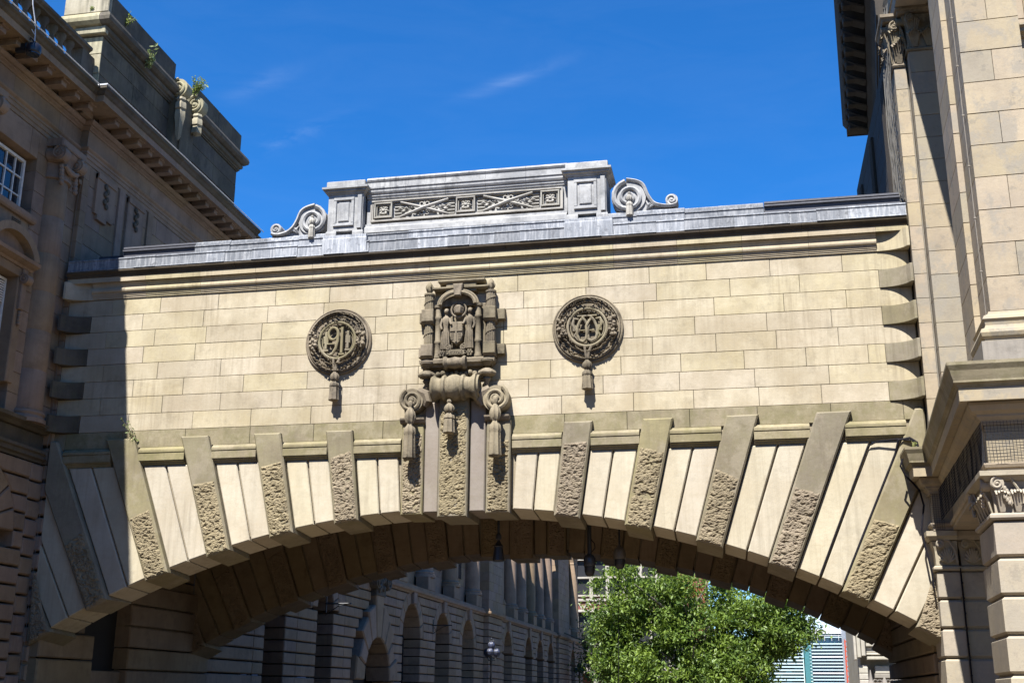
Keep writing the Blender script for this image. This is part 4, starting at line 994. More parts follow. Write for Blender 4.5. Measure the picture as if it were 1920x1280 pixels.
# engaged columns with scroll capitals
for y in (-.90, -4.35):
    for k in range(6):
        z0, z1 = 8.2 + k * 1.0, 8.2 + (k + 1) * 1.0; r0 = .43 - .007 * k
        mb = MB(); lathe(mb, (NW - .06, y, 0), [(r0 - .008, z0), (r0, z0 + .012), (r0 - .008, z1 - .012), (r0 - .014, z1)], 26); lo(mb, 'column_drum', None, True)
    mb = MB(); lathe(mb, (NW - .06, y, 0), [(.43, 7.9), (.54, 7.9), (.54, 8.0), (.51, 8.03), (.48, 8.08), (.51, 8.13), (.48, 8.19), (.43, 8.2)], 26); lo(mb, 'column_base', None, True)
    mb = MB(); lathe(mb, (NW - .06, y, 0), [(.42, 14.2), (.45, 14.22), (.45, 14.27), (.43, 14.3), (.44, 14.75), (.50, 14.85), (.55, 14.95), (.50, 15.0)], 26); cb(mb, fr, y - .56, y + .56, 15.0, 15.21, -.2, .48, .03); cap = lo(mb, 'column_capital', None, True)
    for sy in (-1, 1):
        mb = MB(); volute(mb, frame_east(NW - .06), y + sy * .40, 14.80, .20, .1, .56, 1.9, sy, rad(90)); lo(mb, 'capital_volute', None, True)
        mb = MB(); volute(mb, frame_front(y + sy * .40), NW + .40, 14.80, .20, -.1, .18, 1.9, 1, rad(90)); lo(mb, 'capital_volute', None, True)
        mb = MB()
        for k in range(5): blob(mb, frame_east(NW - .06)(y + sy * .32, 14.52 - k * .11, .42 + .01 * k), .07, .075, .085, 7, 5)
        lo(mb, 'capital_drop', None, True)
    mb = MB(); tube(mb, [frame_east(NW - .06)(y + t * .3, 14.55 - .10 * (1 - t * t), .50) for t in (-1, -.5, 0, .5, 1)], [.05, .07, .09, .07, .05], 8); lo(mb, 'capital_garland', None, True)
for k in range(15):
    z0 = 8.0 + k * .48; mb = MB(); cb(mb, fr, -.42, -.03, z0 + .005, z0 + .475, -.1, .09, .008); lo(mb, 'pilaster_block')
mb = MB(); sweep(mb, [(-.2, 14.55), (.11, 14.55), (.15, 14.60), (.15, 14.66), (-.2, 14.68)], [(NW, -.44), (NW, -.015), (PW - .01, -.015)]); lo(mb, 'pilaster_necking'); mb = MB(); sweep(mb, [(-.2, 15.0), (.11, 15.0), (.17, 15.08), (.17, 15.20), (-.2, 15.21)], [(NW, -.44), (NW, -.015), (PW - .01, -.015)]); lo(mb, 'pilaster_capital')
# ledge, apron and string course
mb = MB(); sweep(mb, [(-.3, 7.78), (.10, 7.78), (.18, 7.84), (.30, 7.88), (.32, 7.96), (.10, 7.99), (-.3, 8.0)], [(NW, -15), (NW, -.45), (NW, -.02)]); lo(mb, 'ledge', M_LEFTD)
wall_blocks(NW, -15, -.02, 7.36, 7.77, .41, 1.6, M_LEFTD, th=.4)
mb = MB(); sweep(mb, [(-.3, 7.06), (.08, 7.06), (.10, 7.12), (.18, 7.15), (.18, 7.24), (.24, 7.27), (.24, 7.34), (-.3, 7.355)], [(NW, -15), (NW, -.02), (PW + .02, -.02)]); lo(mb, 'string_course', M_LEFTD)

# --- rusticated storey: bays with round-headed openings
RC = .43
def arch_bay(plane, y0, y1, o0, o1, spring, z0, ztop, prefix_mat=M_LEFT, depth=.9, key=True, rc=RC, glazed=True):
    """coursed blocks on both sides of a round arch and a fan of arch stones"""
    f = frame_east(plane); yc, r = (o0 + o1) / 2, (o1 - o0) / 2; R2 = r + .62
    n = int(round((ztop - z0) / rc)); h = (ztop - z0) / n; G = .025
    for i in range(n):
        b0, b1 = z0 + i * h + G, z0 + (i + 1) * h - G; bm_ = (b0 + b1) / 2
        if b1 <= spring + .02: e0, e1 = o0, o1; s0 = s1 = None
        elif b0 < spring + R2:
            w = lambda z: math.sqrt(max(0, R2 * R2 - max(0, z - spring) ** 2)) if z < spring + R2 else 0
            s0, s1 = w(b0), w(b1)
            if b1 > spring + R2 - .1: s1 = min(s1, .15); 
            e0 = e1 = None
        else: e0 = e1 = 'full'
        if e0 == 'full':
            for a0, a1 in ((y0, yc - .22), (yc + .22, y1)) if key else ((y0, y1),):
                mb = MB(); prism(mb, f, rect(a0, a1, b0, b1), [(-depth, 0), (.0, 0), (.035, .03)]); lo(mb, 'rusticated_block', prefix_mat)
            continue
        for sg, ye, yo in ((-1, y0, o0), (1, y1, o1)):
            if s0 is None: P = [(ye, b0), (yo, b0), (yo, b1), (ye, b1)]
            else:
                xa, xb = yc + sg * (s0 + .01), yc + sg * (s1 + .01)
                if (ye - xa) * sg < .1: continue
                P = [(ye, b0), (xa, b0), (xb, b1), (ye, b1)]
            if abs(P[0][0] - P[1][0]) < .05: continue
            mb = MB(); prism(mb, f, P, [(-depth, 0), (.0, 0), (.035, .028)]); lo(mb, 'rusticated_block', prefix_mat)
    K = 9
    for k in range(K):
        t0, t1 = PI * k / K, PI * (k + 1) / K; g = .02 / R2
        if key and k == K // 2:
            P = [(yc + r * cos(t1), spring + r * sin(t1)), (yc + r * cos(t0), spring + r * sin(t0)), (yc + .30, ztop + .10), (yc - .30, ztop + .10)]
            mb = MB(); prism(mb, f, P, [(-depth, 0), (.16, 0), (.20, .03)]); lo(mb, 'keystone', prefix_mat)
        else:
            P = [(yc + rr * cos(t), spring + rr * sin(t)) for rr, t in ((r, t0 + g), (r, t1 - g), (R2 - .01, t1 - g), (R2 - .01, t0 + g))]
            mb = MB(); prism(mb, f, P, [(-depth, 0), (.0, 0), (.035, .028)]); lo(mb, 'arch_stone', prefix_mat)
    mb = MB(); prism(mb, f, [(o0, z0), (o1, z0)] + [(yc + r * cos(PI * k / 12), spring + r * sin(PI * k / 12)) for k in range(13)], [(-depth - .06, 0), (-depth - .03, 0)])
    w = lo(mb, 'window_glass', M_GLASSD)
    if glazed:
        mb = MB(); 
        for y in (o0 + .06, yc, o1 - .06): cb(mb, f, y - .05, y + .05, z0, spring + (r * .95 if y == yc else .1), -depth - .03, -depth + .05)
        for z in (spring, spring - 1.6, spring - 3.0): cb(mb, f, o0 + .1, o1 - .1, z - .05, z + .05, -depth - .029, -depth + .045)
        lo(mb, 'window_frame', M_BLACK)
# near wing ground floor
arch_bay(NW + .08, -4.3, -.55, -3.55, -1.55, 5.3, .3, 7.05, depth=.5)
for k in range(15):
    z0 = .3 + k * .45; mb = MB(); prism(mb, frame_east(NW + .08), rect(-.54, -.02, z0 + .025, z0 + .425), [(-.5, 0), (0, 0), (.035, .03)]); lo(mb, 'rusticated_block')
wall_blocks(NW, -15, -4.3, .3, 7.05, .45, 1.6, M_LEFT, 'rusticated_block', th=.4)
# pale cable clipped down the corner
mb = MB(); tube(mb, [(PW + .03, -.03, 16.1), (PW + .01, -.04, 15.0), (PW - .06, -.06, 14.0), (NW + .12, -.06, 11.0), (NW + .20, -.07, 7.9), (NW + .30, -.30, 7.5), (NW + .17, -.06, 7.0), (NW + .16, -.06, 1.0)], .006, 5); lo(mb, 'corner_cable', M_GREY)

# --- wall under the bridge: piers and dark opening
PR = PW + .30                                # pier face stands forward under the arch springing
def pier_stack(y0, y1, z0, z1, plane, mat=M_BROWN, name='pier_block'):
    n = int(round((z1 - z0) / .575)); h = (z1 - z0) / n
    for i in range(n):
        mb = MB(); prism(mb, frame_east(plane), rect(y0, y1, z0 + i * h + .02, z0 + (i + 1) * h - .02), [(-1.0, 0), (-.03, 0), (0, .03)]); lo(mb, name, mat)
pier_stack(.0, 2.45, .0, 3.1, PR)
pier_stack(4.4, RIB2 + 1.0, .0, 4.6, PR - .1)
pier_stack(2.0, 4.9, 4.62, 7.25, PR - .25)
mb = MB(); box(mb, PW - .33, PW - .24, 2.3, 4.5, 0, 4.65); lo(mb, 'passage_dark_plate', M_VOID)  # black plate standing in for the darkness inside the opening
mb = MB(); cb(mb, frame_east(PW - .22), 2.46, 4.39, 0, 2.25, 0, .25, .02); lo(mb, 'passage_parapet', M_BROWN)
# upper wall between the ribs
pier_stack(.99, 2.44, 3.12, 7.28, PW + .02); pier_stack(4.41, RIB2, 3.12, 7.28, PW + .02); pier_stack(2.45, 4.4, 4.62, 7.28, PW + .02)
# --- far wing
FW = PW
BAY = [(9.6, 13.2, None), (13.2, 17.2, (14.1, 16.0, 5.0)), (17.2, 22.6, (19.3, 21.2, 5.0))]
def plain_bay(y0, y1):
    n = 15
    for i in range(n):
        b0, b1 = .2 + i * .427, .2 + (i + 1) * .427
        mb = MB(); prism(mb, frame_east(FW), rect(y0 + .01, y1 - .01, b0 + .025, b1 - .025), [(-.9, 0), (0, 0), (.035, .03)]); lo(mb, 'rusticated_block')
plain_bay(9.6, 13.2)
arch_bay(FW, 13.2, 17.2, 14.1, 16.0, 5.0, .2, 6.6, key=False)
arch_bay(FW, 17.2, 22.6, 19.3, 21.2, 5.0, .2, 6.6, key=False)
arch_bay(FW, 30.0, 36.1, 31.3, 34.6, 4.5, .2, 6.6); arch_bay(FW, 36.1, 42.3, 37.6, 40.8, 4.5, .2, 6.6); arch_bay(FW, 42.3, 49.6, 43.8, 47.0, 4.5, .2, 6.6)
for k in range(15):
    z0 = .2 + k * .427; mb = MB(); prism(mb, frame_east(FW + .35), rect(49.62, 53.9, z0 + .025, z0 + .402), [(-1.2, 0), (0, 0), (.035, .03)]); lo(mb, 'rusticated_block')
for c, w, r in ((57.6, 54.0, 61.5), (65.7, 61.5, 68.3), (70.8, 68.3, 73.4), (76.1, 73.4, 79.0)): arch_bay(FW + (.0), w, r, c - 1.45, c + 1.45, 4.6, .2, 6.6)
for k in range(15):
    z0 = .2 + k * .427; mb = MB(); prism(mb, frame_east(FW + .25), rect(79.02, 84.9, z0 + .025, z0 + .402), [(-1.2, 0), (0, 0), (.035, .03)]); lo(mb, 'rusticated_block')
arch_bay(FW, 85.0, 95.8, 87.8, 90.6, 4.6, .2, 6.6)
# doorway with radiating rough stones and a carved cartouche
fd = frame_east(FW)
DY, DR, DS = 26.8, 1.9, 2.3
for i in range(15):
    b0, b1 = .2 + i * .427 + .025, .2 + (i + 1) * .427 - .025
    for sg, ye in ((-1, 22.6), (1, 30.0)):
        if b0 < DS: xi = DR + .9
        else: xi = math.sqrt(max(0, (DR + 1.3) ** 2 - (b0 - DS) ** 2)) if b0 - DS < DR + 1.3 else .75
        mb = MB(); P = rect(*sorted((ye - sg * .0, DY + sg * xi)), b0, b1); prism(mb, fd, P, [(-.9, 0), (0, 0), (.035, .03)]); lo(mb, 'rusticated_block')
for k in range(9):
    t0, t1 = PI * (k + .04) / 9, PI * (k + .96) / 9; ro = DR + (2.0 if k == 4 else 1.45 if k in (3, 5) else 1.25 if k % 2 == 0 else .85)
    P = [(DY + rr * cos(t), DS + rr * sin(t)) for rr, t in ((DR, t0), (DR, t1), (ro, t1), (ro, t0))]
    mb = MB(); prism(mb, fd, P, [(-.9, 0), (.20, 0), (.26, .05)]); lo(mb, 'door_voussoir', M_LEFT)
mb = MB(); prism(mb, fd, [(DY - DR, 0), (DY + DR, 0)] + [(DY + DR * cos(PI * k / 12), DS + DR * sin(PI * k / 12)) for k in range(13)], [(-1.2, 0), (-1.0, 0)]); lo(mb, 'door_recess', M_VOID)
mb = MB(); cb(mb, fd, DY - .7, DY + .7, 6.0, 7.4, 0, .30, .05); lo(mb, 'cartouche', M_LEFTD)
for sy in (-1, 1):
    mb = MB(); volute(mb, fd, DY + sy * .75, 6.7, .42, 0, .45, 2, sy, rad(90)); lo(mb, 'cartouche_scroll', M_LEFTD, True)
mb = MB()
for k in range(14): blob(mb, fd(DY + rnd.uniform(-.6, .6), 6.1 + rnd.uniform(0, 1.1), .32), .12, .15, .15, 7, 5)
lo(mb, 'cartouche_carving', M_LEFTD, True)
# string courses, pedestal wall and columns of the upper storey
for a, b in [(9.6, 30.0), (30.0, 49.6)] + [(54.0, 79.0), (85.0, 95.8)]:
    for c, d in seg(a, b, 6):
        mb = MB(); sweep(mb, [(-.5, 6.62), (.06, 6.62), (.10, 6.68), (.22, 6.74), (.24, 6.86), (.10, 6.90), (.10, 7.05), (-.5, 7.05)], [(FW, c + .003), (FW, d - .003)]); lo(mb, 'string_course', M_LEFT)
for a, b, e in ((49.6, 54.0, .35), (79.0, 85.0, .25)):
    mb = MB(); sweep(mb, [(-.5, 6.62), (.06, 6.62), (.10, 6.68), (.22, 6.74), (.24, 6.86), (.10, 6.90), (.10, 7.05), (-.5, 7.05)], [(FW - .5, a), (FW + e, a), (FW + e, b), (FW - .5, b)]); lo(mb, 'string_course', M_LEFT)
    wall_blocks(FW + e, a, b, 7.06, 15.2, .58, 1.4, M_LEFT, th=1.2)
wall_blocks(FW - .75, 9.6, 95.8, 7.06, 15.2, 1.16, 3.0, M_LEFT, th=.5)
for y in (31.0, 36.4, 42.2, 48.0, 55.6, 60.2, 64.2, 68.2, 72.2, 76.6, 86.5, 92.5, 18.2, 23.6):
    mb = MB(); cb(mb, fd, y - .72, y + .72, 7.06, 7.75, -.6, .10, .03); lo(mb, 'column_pedestal')
    mb = MB(); lathe(mb, (FW - .42, y, 0), [(.68, 7.76), (.68, 7.9), (.60, 7.94), (.63, 8.02), (.55, 8.1), (.52, 8.12), (.52, 11), (.46, 14.3), (.50, 14.32), (.50, 14.4), (.46, 14.45), (.5, 14.8), (.62, 15.0), (.62, 15.2)], 20); lo(mb, 'column', None, True)
for a, b in seg(33.0, 48.0, 5.8) + seg(62.2, 78, 4):
    yc = (a + b) / 2; mb = MB(); cb(mb, frame_east(FW - .75), yc - .8, yc + .8, 8.6, 12.5, .02, .06); lo(mb, 'upper_window', M_GLASSD)
# wall brackets
for y, z in ((20.2, 5.2), (37.0, 5.3)):
    mb = MB(); tube(mb, [fd(y, z, 0), fd(y, z, 1.1)], .03, 5); tube(mb, [fd(y, z - .45, .02), fd(y, z - .1, .55), fd(y, z, .9)], .02, 5); tube(mb, [fd(y, z - .35, .05), fd(y, z + .3, .05)], .03, 5); lo(mb, 'wall_bracket', M_BLACK)

# unseen wing added behind the viewpoint to block low sky light
for k in range(14):
    z0 = .2 + k * 1.1; mb = MB(); cb(mb, frame_back(-46.0), -14, 34, z0 + .01, z0 + 1.09, -2.0, 0, .02); lo(mb, 'sky_blocker_course')
for k in range(14):
    mb = MB(); x = -9 + k * 3.0; cb(mb, frame_back(-46.0), x, x + 1.3, 3.0, 5.8, 0, .03); lo(mb, 'sky_blocker_window', M_GLASSD); mb = MB(); cb(mb, frame_back(-46.0), x, x + 1.3, 8.6, 12.0, 0, .03); lo(mb, 'sky_blocker_window', M_GLASSD)
mb = MB(); sweep(mb, [(-1, 15.6), (.05, 15.6), (.2, 15.8), (.7, 16.2), (.8, 16.5), (.8, 16.8), (-1, 16.9)], [(34, -46.0), (-10, -46.0)]); lo(mb, 'sky_blocker_cornice')

# ================================================================== right building with porch
rb = thing('portico_building', 'sunlit classical stone building with projecting porch and rusticated piers on the right', 'building', (12, -3, 0))
def ro(mb, name, mat=None, smooth=False):
    o = mb.build(name, mat or M_RIGHT, rb, smooth); o.matrix_parent_inverse = Matrix.Translation((-12, 3, 0)); return o
def rot2(px, py, dx, dy, a=rad(2.4)):
    """porch axes are turned a little: x' along the front, y' to the back"""
    return (px + dx * cos(a) + dy * sin(a), py - dx * sin(a) + dy * cos(a))
C0 = (10.10, -7.10)
def pf(dx, dy): return rot2(C0[0], C0[1], dx, dy)
def fp_front(dy0):                            # frame on a front face of the porch
    def f(a, b, d):
        x, y = pf(a, dy0 - d); return (x, y, b)
    return f
def fp_side(dx0):                             # frame on a west face; a runs to the back
    def f(a, b, d):
        x, y = pf(dx0 - d, a); return (x, y, b)
    return f
# --- near pier, channelled blocks
BH = .562; NZ = 8
def pier_blocks(x0, x1, y0, y1, zt, n, h, name='pier_block', mat=M_RUST, ch=.045, g=.03):
    for k in range(n):
        z1 = zt - k * h - g * .4; z0 = z1 - h + g
        if z1 < 0: break
        mb = MB(); c = ch
        def ring(e, z): return [(*pf(x0 + e, y0 + e), z), (*pf(x1, y0 + e), z), (*pf(x1, y1 - e), z), (*pf(x0 + e, y1 - e), z)]
        loft(mb, [ring(c, z0), ring(0, z0 + c * .8), ring(0, z1 - c * .8), ring(c, z1)])
        ro(mb, name, mat)
pier_blocks(0, 4.0, 0, 1.55, 4.24, NZ, BH)
mb = MB(); 
loft(mb, [[(*pf(.06, .06), z), (*pf(4.0, .06), z), (*pf(4.0, 1.49), z), (*pf(.06, 1.49), z)] for z in (0, 4.3)]); ro(mb, 'pier_core', M_JOINT)
def porch_sweep(prof, x0, x1, y0, y1): 
    mb = MB(); sweep(mb, prof, [pf(x1, y1), pf(x0, y1), pf(x0, y0), pf(x1, y0)]); return mb
ro(porch_sweep([(-.5, 4.24), (.02, 4.24), (.05, 4.27), (.05, 4.31), (.02, 4.34), (-.5, 4.35)], 0, 4, 0, 1.55), 'pier_necking', M_RUST)
# capital: bell, leaves, volutes, abacus
def capital(x0, x1, y0, y1, z0, z1, name='pier_capital', leafy=True, mat=M_RUST):
    h = z1 - z0
    mb = porch_sweep([(-.3, z0), (-.03, z0), (-.02, z0 + h * .4), (.04, z0 + h * .72), (.04, z0 + h * .76), (-.3, z0 + h * .76)], x0, x1, y0, y1); ro(mb, name, mat)
    mb = porch_sweep([(-.3, z0 + h * .76), (.07, z0 + h * .765), (.12, z0 + h * .85), (.16, z0 + h * .88), (.16, z0 + h), (-.3, z0 + h)], x0, x1, y0, y1); ro(mb, 'abacus', mat)
    def leafset(f, a0, a1, vol_ends):
        n = max(2, round((a1 - a0) / .24)); mb = MB()
        for k in range(n):
            a = a0 + (a1 - a0) * (k + .5) / n
            for j in range(-2, 3):
                tube(mb, [f(a + j * .012, z0 + .02, .0), f(a + j * .03, z0 + h * .35, .05), f(a + j * .042, z0 + h * .52, .11), f(a + j * .04, z0 + h * .48 - .02 * abs(j), .15)], [.016, .022, .02, .01], 5)
        ro(mb, 'acanthus_leaf', mat, True)
        for e, s in vol_ends:
            mb = MB(); volute(mb, f, e, z0 + h * .70, h * .17, -.05, .13, 1.6, s, rad(90), .2); ro(mb, 'capital_volute', mat, True)
            mb = MB(); tube(mb, [f(e + s * .02, z0 + h * .86, .09), f(e + s * .20, z0 + h * .82, .09), f(e + s * .30, z0 + h * .55, .06), f(e + s * .32, z0 + h * .2, .03)], .02, 5); ro(mb, 'capital_stem', mat, True)
            mb = MB()
            for k in range(6): blob(mb, f(e + s * (.10 + .025 * (k % 3)), z0 + h * (.58 - .07 * k), .10), .035, .035, .04, 6, 4)
            ro(mb, 'fruit_drop', mat, True)
    leafset(fp_front(y0), x0 + .02, min(x1, x0 + 1.6), [(x0 + .08, 1)])
    leafset(fp_side(x0), y0 + .02, y1, [(y0 + .08, 1), (y1 - .1, -1)])
capital(0.02, 4, .02, 1.53, 4.34, 4.97)
# --- back pilasters against the bridge
def bpil(u0, u1, yf, zt, n, h):
    for k in range(n):
        z1 = zt - k * h - .012; z0 = z1 - h + .035
        mb = MB(); c = .035
        ring = lambda e, z: [(u0 + e, yf + e, z), (u1 - e, yf + e, z), (u1 - e, .6, z), (u0 + e, .6, z)]
        loft(mb, [ring(c, z0), ring(0, z0 + c), ring(0, z1 - c), ring(c, z1)]); ro(mb, 'pilaster_block', M_RUST)
bpil(10.20, 10.645, -.42, 4.15, 7, .575); bpil(10.70, 11.9, -.34, 4.15, 7, .575)
mb = MB(); box(mb, 10.24, 11.9, -.30, .5, 0, 4.2); ro(mb, 'pilaster_core', M_JOINT)
for u0, u1, yf in ((10.20, 10.645, -.42), (10.70, 11.9, -.34)):
    mb = MB(); sweep(mb, [(-.3, 4.15), (.03, 4.15), (.06, 4.18), (.06, 4.22), (.02, 4.25), (-.3, 4.26)], [(u0, .3), (u0, yf), (u1, yf)]); ro(mb, 'pilaster_necking', M_RUST)
    mb = MB(); sweep(mb, [(-.3, 4.26), (-.01, 4.26), (.0, 4.55), (.05, 4.74), (-.3, 4.75)], [(u0, .3), (u0, yf), (u1, yf)]); ro(mb, 'pilaster_capital', M_RUST)
    mb = MB(); sweep(mb, [(-.3, 4.75), (.08, 4.76), (.12, 4.82), (.15, 4.84), (.15, 4.94), (-.3, 4.95)], [(u0, .3), (u0, yf), (u1, yf)]); ro(mb, 'abacus', M_RUST)
    f = frame_front(yf); mb = MB(); c = (u0 + .23, 4.30)
    for k in range(9):                                   # shell fan
        t = rad(20 + 140 * k / 8); tube(mb, [f(c[0], c[1], .01), f(c[0] + .10 * cos(t), c[1] + .17 * sin(t), .06), f(c[0] + .17 * cos(t), c[1] + .30 * sin(t), .04)], [.012, .03, .02], 6)
    ro(mb, 'shell', M_RUST, True)
    mb = MB(); volute(mb, f, u0 + .10, 4.68, .085, 0, .11, 1.6, 1, rad(90), .2); tube(mb, [f(u0 + .12, 4.77, .07), f(u0 + .28, 4.74, .07), f(u0 + .38, 4.58, .06), f(u0 + .42, 4.30, .04)], .02, 5); ro(mb, 'capital_volute', M_RUST, True)
# --- porch entablature: architrave, frieze, cornice
PP = [(10.20, -.10), (10.20, -.52), (10.58, -.52), pf(0, 0), pf(5.5, 0)]
def pent(prof, name, mat=None, path=PP):
    mb = MB(); sweep(mb, prof, path); ro(mb, name, mat)
pent([(-.75, 4.955), (.0, 4.955), (.0, 5.03), (.03, 5.035), (.05, 5.08), (.05, 5.10), (-.75, 5.10)], 'porch_architrave', M_RIGHT)
pent([(-.75, 5.102), (-.03, 5.102), (-.03, 5.70), (-.75, 5.70)], 'porch_frieze', M_RIGHT)
pent([(-.75, 5.702), (.0, 5.702), (.02, 5.76), (.08, 5.82), (.08, 5.85), (.16, 5.90), (.20, 5.98), (.20, 6.02), (-.75, 6.03)], 'porch_bed_moulding', M_RIGHT)
pent([(-.75, 6.032), (.30, 6.032), (.30, 6.02), (.33, 6.02), (.33, 6.23), (-.75, 6.23)], 'porch_corona', M_RIGHT)
pent([(-.75, 6.232), (.34, 6.232), (.36, 6.27), (.40, 6.30), (.40, 6.33)] + [(.42, 6.40), (.44, 6.48), (.48, 6.56), (.48, 6.61), (-.75, 6.64)], 'porch_gutter_moulding', M_BAND)
mb = MB(); P = [(10.3, .3), (10.60, -.53), pf(.02, .05), pf(5.5, .05), (16, .3)]
loft(mb, [[(x, y, z) for x, y in P] for z in (6.45, 6.642)]); ro(mb, 'porch_roof', M_LEAD)
mb = MB(); P = [(10.95, .3), (10.95, -.56), pf(.75, .7), pf(5.5, .7), (16, .3)]
loft(mb, [[(x, y, z) for x, y in P] for z in (5.2, 5.3)]); ro(mb, 'porch_ceiling', M_RIGHT)
# inner wall of the porch
mb = MB(); box(mb, 11.9, 16, -.2, .5, 0, 6.4); ro(mb, 'porch_back_wall', M_RIGHT)
# --- upper storey over the porch
F0 = pf(.30, .32)
def upper(dx0, dx1, dyf, dyb, z0, z1, ch, w, mat=M_RIGHT, name='ashlar_block', matside=None):
    n = round((z1 - z0) / ch); h = (z1 - z0) / n
    for i in range(n):
        a = dx0; first = True; off = w * .5 if i % 2 else 0
        xs = [dx0] + [x for x in [dx0 + off + w * k * rnd.uniform(.97, 1.03) for k in range(1 if not off else 0, 20)] if dx0 + .2 < x < dx1 - .2] + [dx1]
        for k in range(len(xs) - 1):
            mb = MB(); e = .006; b0, b1 = z0 + i * h + .005, z0 + (i + 1) * h - .005; d = rnd.uniform(-.004, .004)
            x0, x1 = xs[k] + (.0 if k == 0 else .005), xs[k + 1] - .005
            ring = lambda c, z: [(*pf(x0 + c, dyf + c + d), z), (*pf(x1 - c, dyf + c + d), z), (*pf(x1 - c, dyb), z), (*pf(x0 + c, dyb), z)]
            loft(mb, [ring(e, b0), ring(0, b0 + e), ring(0, b1 - e), ring(e, b1)]); ro(mb, name, mat)
upper(.36, 1.36, .32, 1.35, 7.62, 17.0, .578, 1.0)           # big pilaster
upper(.26, .46, 1.36, 2.60, 7.30, 17.0, .578, 1.0)           # strip behind it
upper(1.37, 5.0, .62, 1.30, 7.30, 17.0, .578, 1.3)           # recessed wall to the right
mb = MB(); loft(mb, [[(*pf(.47, 1.37), z), (*pf(5, 1.37), z), (*pf(5, 2.6), z), (*pf(.47, 2.6), z)] for z in (6.65, 17)]); ro(mb, 'upper_core', M_RIGHT)
BP = [(-.3, 7.08), (.16, 7.08), (.16, 7.12), (.20, 7.16), (.22, 7.22), (.20, 7.28), (.14, 7.31), (.12, 7.36), (.13, 7.42), (.16, 7.46), (.13, 7.52), (.06, 7.56), (.04, 7.61), (-.3, 7.615)]
mb = MB(); sweep(mb, BP, [pf(.36, 1.35), pf(.36, .32), pf(1.36, .32), pf(1.36, .62)]); ro(mb, 'pilaster_base')
mb = MB(); sweep(mb, [(-.6, 6.645), (.22, 6.645), (.22, 7.075), (-.6, 7.078)], [pf(.36, 2.5), pf(.36, .32), pf(1.36, .32), pf(5, .32)]); ro(mb, 'pilaster_plinth', M_GREY)
# panel mouldings at the right edge
fq = fp_front(.62)
for z0, z1 in ((11.55, 12.35), (12.9, 14.6), (9.2, 11.0)):
    mb = MB(); a0, a1, w = 1.52, 2.6, .09
    cb(mb, fq, a0, a1, z1 - w, z1, 0, .08, .02); cb(mb, fq, a0, a1, z0, z0 + w, 0, .08, .02); cb(mb, fq, a0, a0 + w, z0 + w, z1 - w, 0, .078, .02); cb(mb, fq, a0 + .12, a0 + .16, z0 + .14, z1 - .14, 0, .06, .01); ro(mb, 'panel_moulding')
for z in (12.62, 11.25):
    mb = MB(); sweep(mb, [(-.1, z), (.05, z), (.07, z + .04), (.16, z + .06), (.16, z + .12), (.22, z + .15), (.22, z + .19), (-.1, z + .2)], [pf(1.38, .62), pf(5, .62)]); ro(mb, 'ledge_moulding')
# lightning conductor beside the big pilaster
mb = MB(); pts = [pf(.34, .62)]; x, y = pf(.335, .60); tube(mb, [(x, y, 16), (x, y, 7.6), (x - .05, y - .2, 7.2), (x - .12, y - .4, 6.9), (x - .3, y - .25, 6.7)], .008, 5)
for k in range(8): box(mb, x - .02, x + .02, y - .012, y + .012, 8.4 + k * .95, 8.425 + k * .95)
ro(mb, 'conductor_strip', M_GREY)
# --- giant pilasters against the bridge end
def gpil(u0, u1, yf, yb, z0, z1, h, mat=M_RIGHT):
    n = round((z1 - z0) / h); h = (z1 - z0) / n
    for k in range(n):
        b0, b1 = z0 + k * h + .004, z0 + (k + 1) * h - .004; e = .006; mb = MB()
        ring = lambda c, z: [(u0 + c, yf + c, z), (u1 - c, yf + c, z), (u1 - c, yb, z), (u0 + c, yb, z)]
        loft(mb, [ring(e, b0), ring(0, b0 + e), ring(0, b1 - e), ring(e, b1)]); ro(mb, 'pilaster_stone', mat)
gpil(10.36, 10.625, -.26, .9, 6.65, 15.70, .55); gpil(10.67, 11.9, -.52, .9, 6.65, 15.95, .56)
gpil(11.9, 16, -.2, .6, 6.65, 17.0, .56)
mb = MB(); box(mb, 10.63, 10.668, -.15, .9, 6.65, 16.0); ro(mb, 'pilaster_gap', M_GREY)
def cor_cap(u0, u1, yf, z0, z1):
    h = z1 - z0; f = frame_front(yf); fs = frame_west(u0)
    mb = MB(); sweep(mb, [(-.3, z0), (.03, z0), (.05, z0 + .04), (.02, z0 + .08), (.0, z0 + .1), (.0, z0 + h * .6), (.10, z0 + h * .85), (-.3, z0 + h * .86)], [(u0, .6), (u0, yf), (u1, yf)]); ro(mb, 'corinthian_capital', M_CARV)
    mb = MB(); sweep(mb, [(-.3, z0 + h * .86), (.18, z0 + h * .87), (.20, z0 + h * .92), (.24, z0 + h * .94), (.24, z0 + h), (-.3, z0 + h)], [(u0, .6), (u0, yf), (u1, yf)]); ro(mb, 'abacus', M_CARV)
    for ff, a0, a1 in ((f, u0, u1), (fs, yf, .5)):
        for row, (b, hh, n) in enumerate(((z0 + .1, h * .42, max(1, round((a1 - a0) / .34))), (z0 + .15, h * .68, max(1, round((a1 - a0) / .42))))):
            for k in range(n):
                a = a0 + (a1 - a0) * (k + (.5 if row == 0 else .35 + .3 * (k % 2))) / n; mb = MB()
                for j in range(-3, 4):
                    tube(mb, [ff(a + j * .014, b, .01), ff(a + j * .034, b + hh * .6, .05 + .03 * row), ff(a + j * .05, b + hh * .95 - .03 * abs(j), .12 + .03 * row), ff(a + j * .045, b + hh * .90 - .05 * abs(j), .19 + .03 * row)], [.018, .026, .026, .012], 5)
                ro(mb, 'acanthus_leaf', M_CARV, True)
        mb = MB(); volute(mb, ff, a0 + .06, z0 + h * .76, h * .10, -.02, .20, 1.5, 1, rad(90), .2); ro(mb, 'capital_volute', M_CARV, True)
cor_cap(10.36, 10.625, -.26, 15.70, 17.0); cor_cap(10.67, 11.9, -.52, 15.95, 17.0)
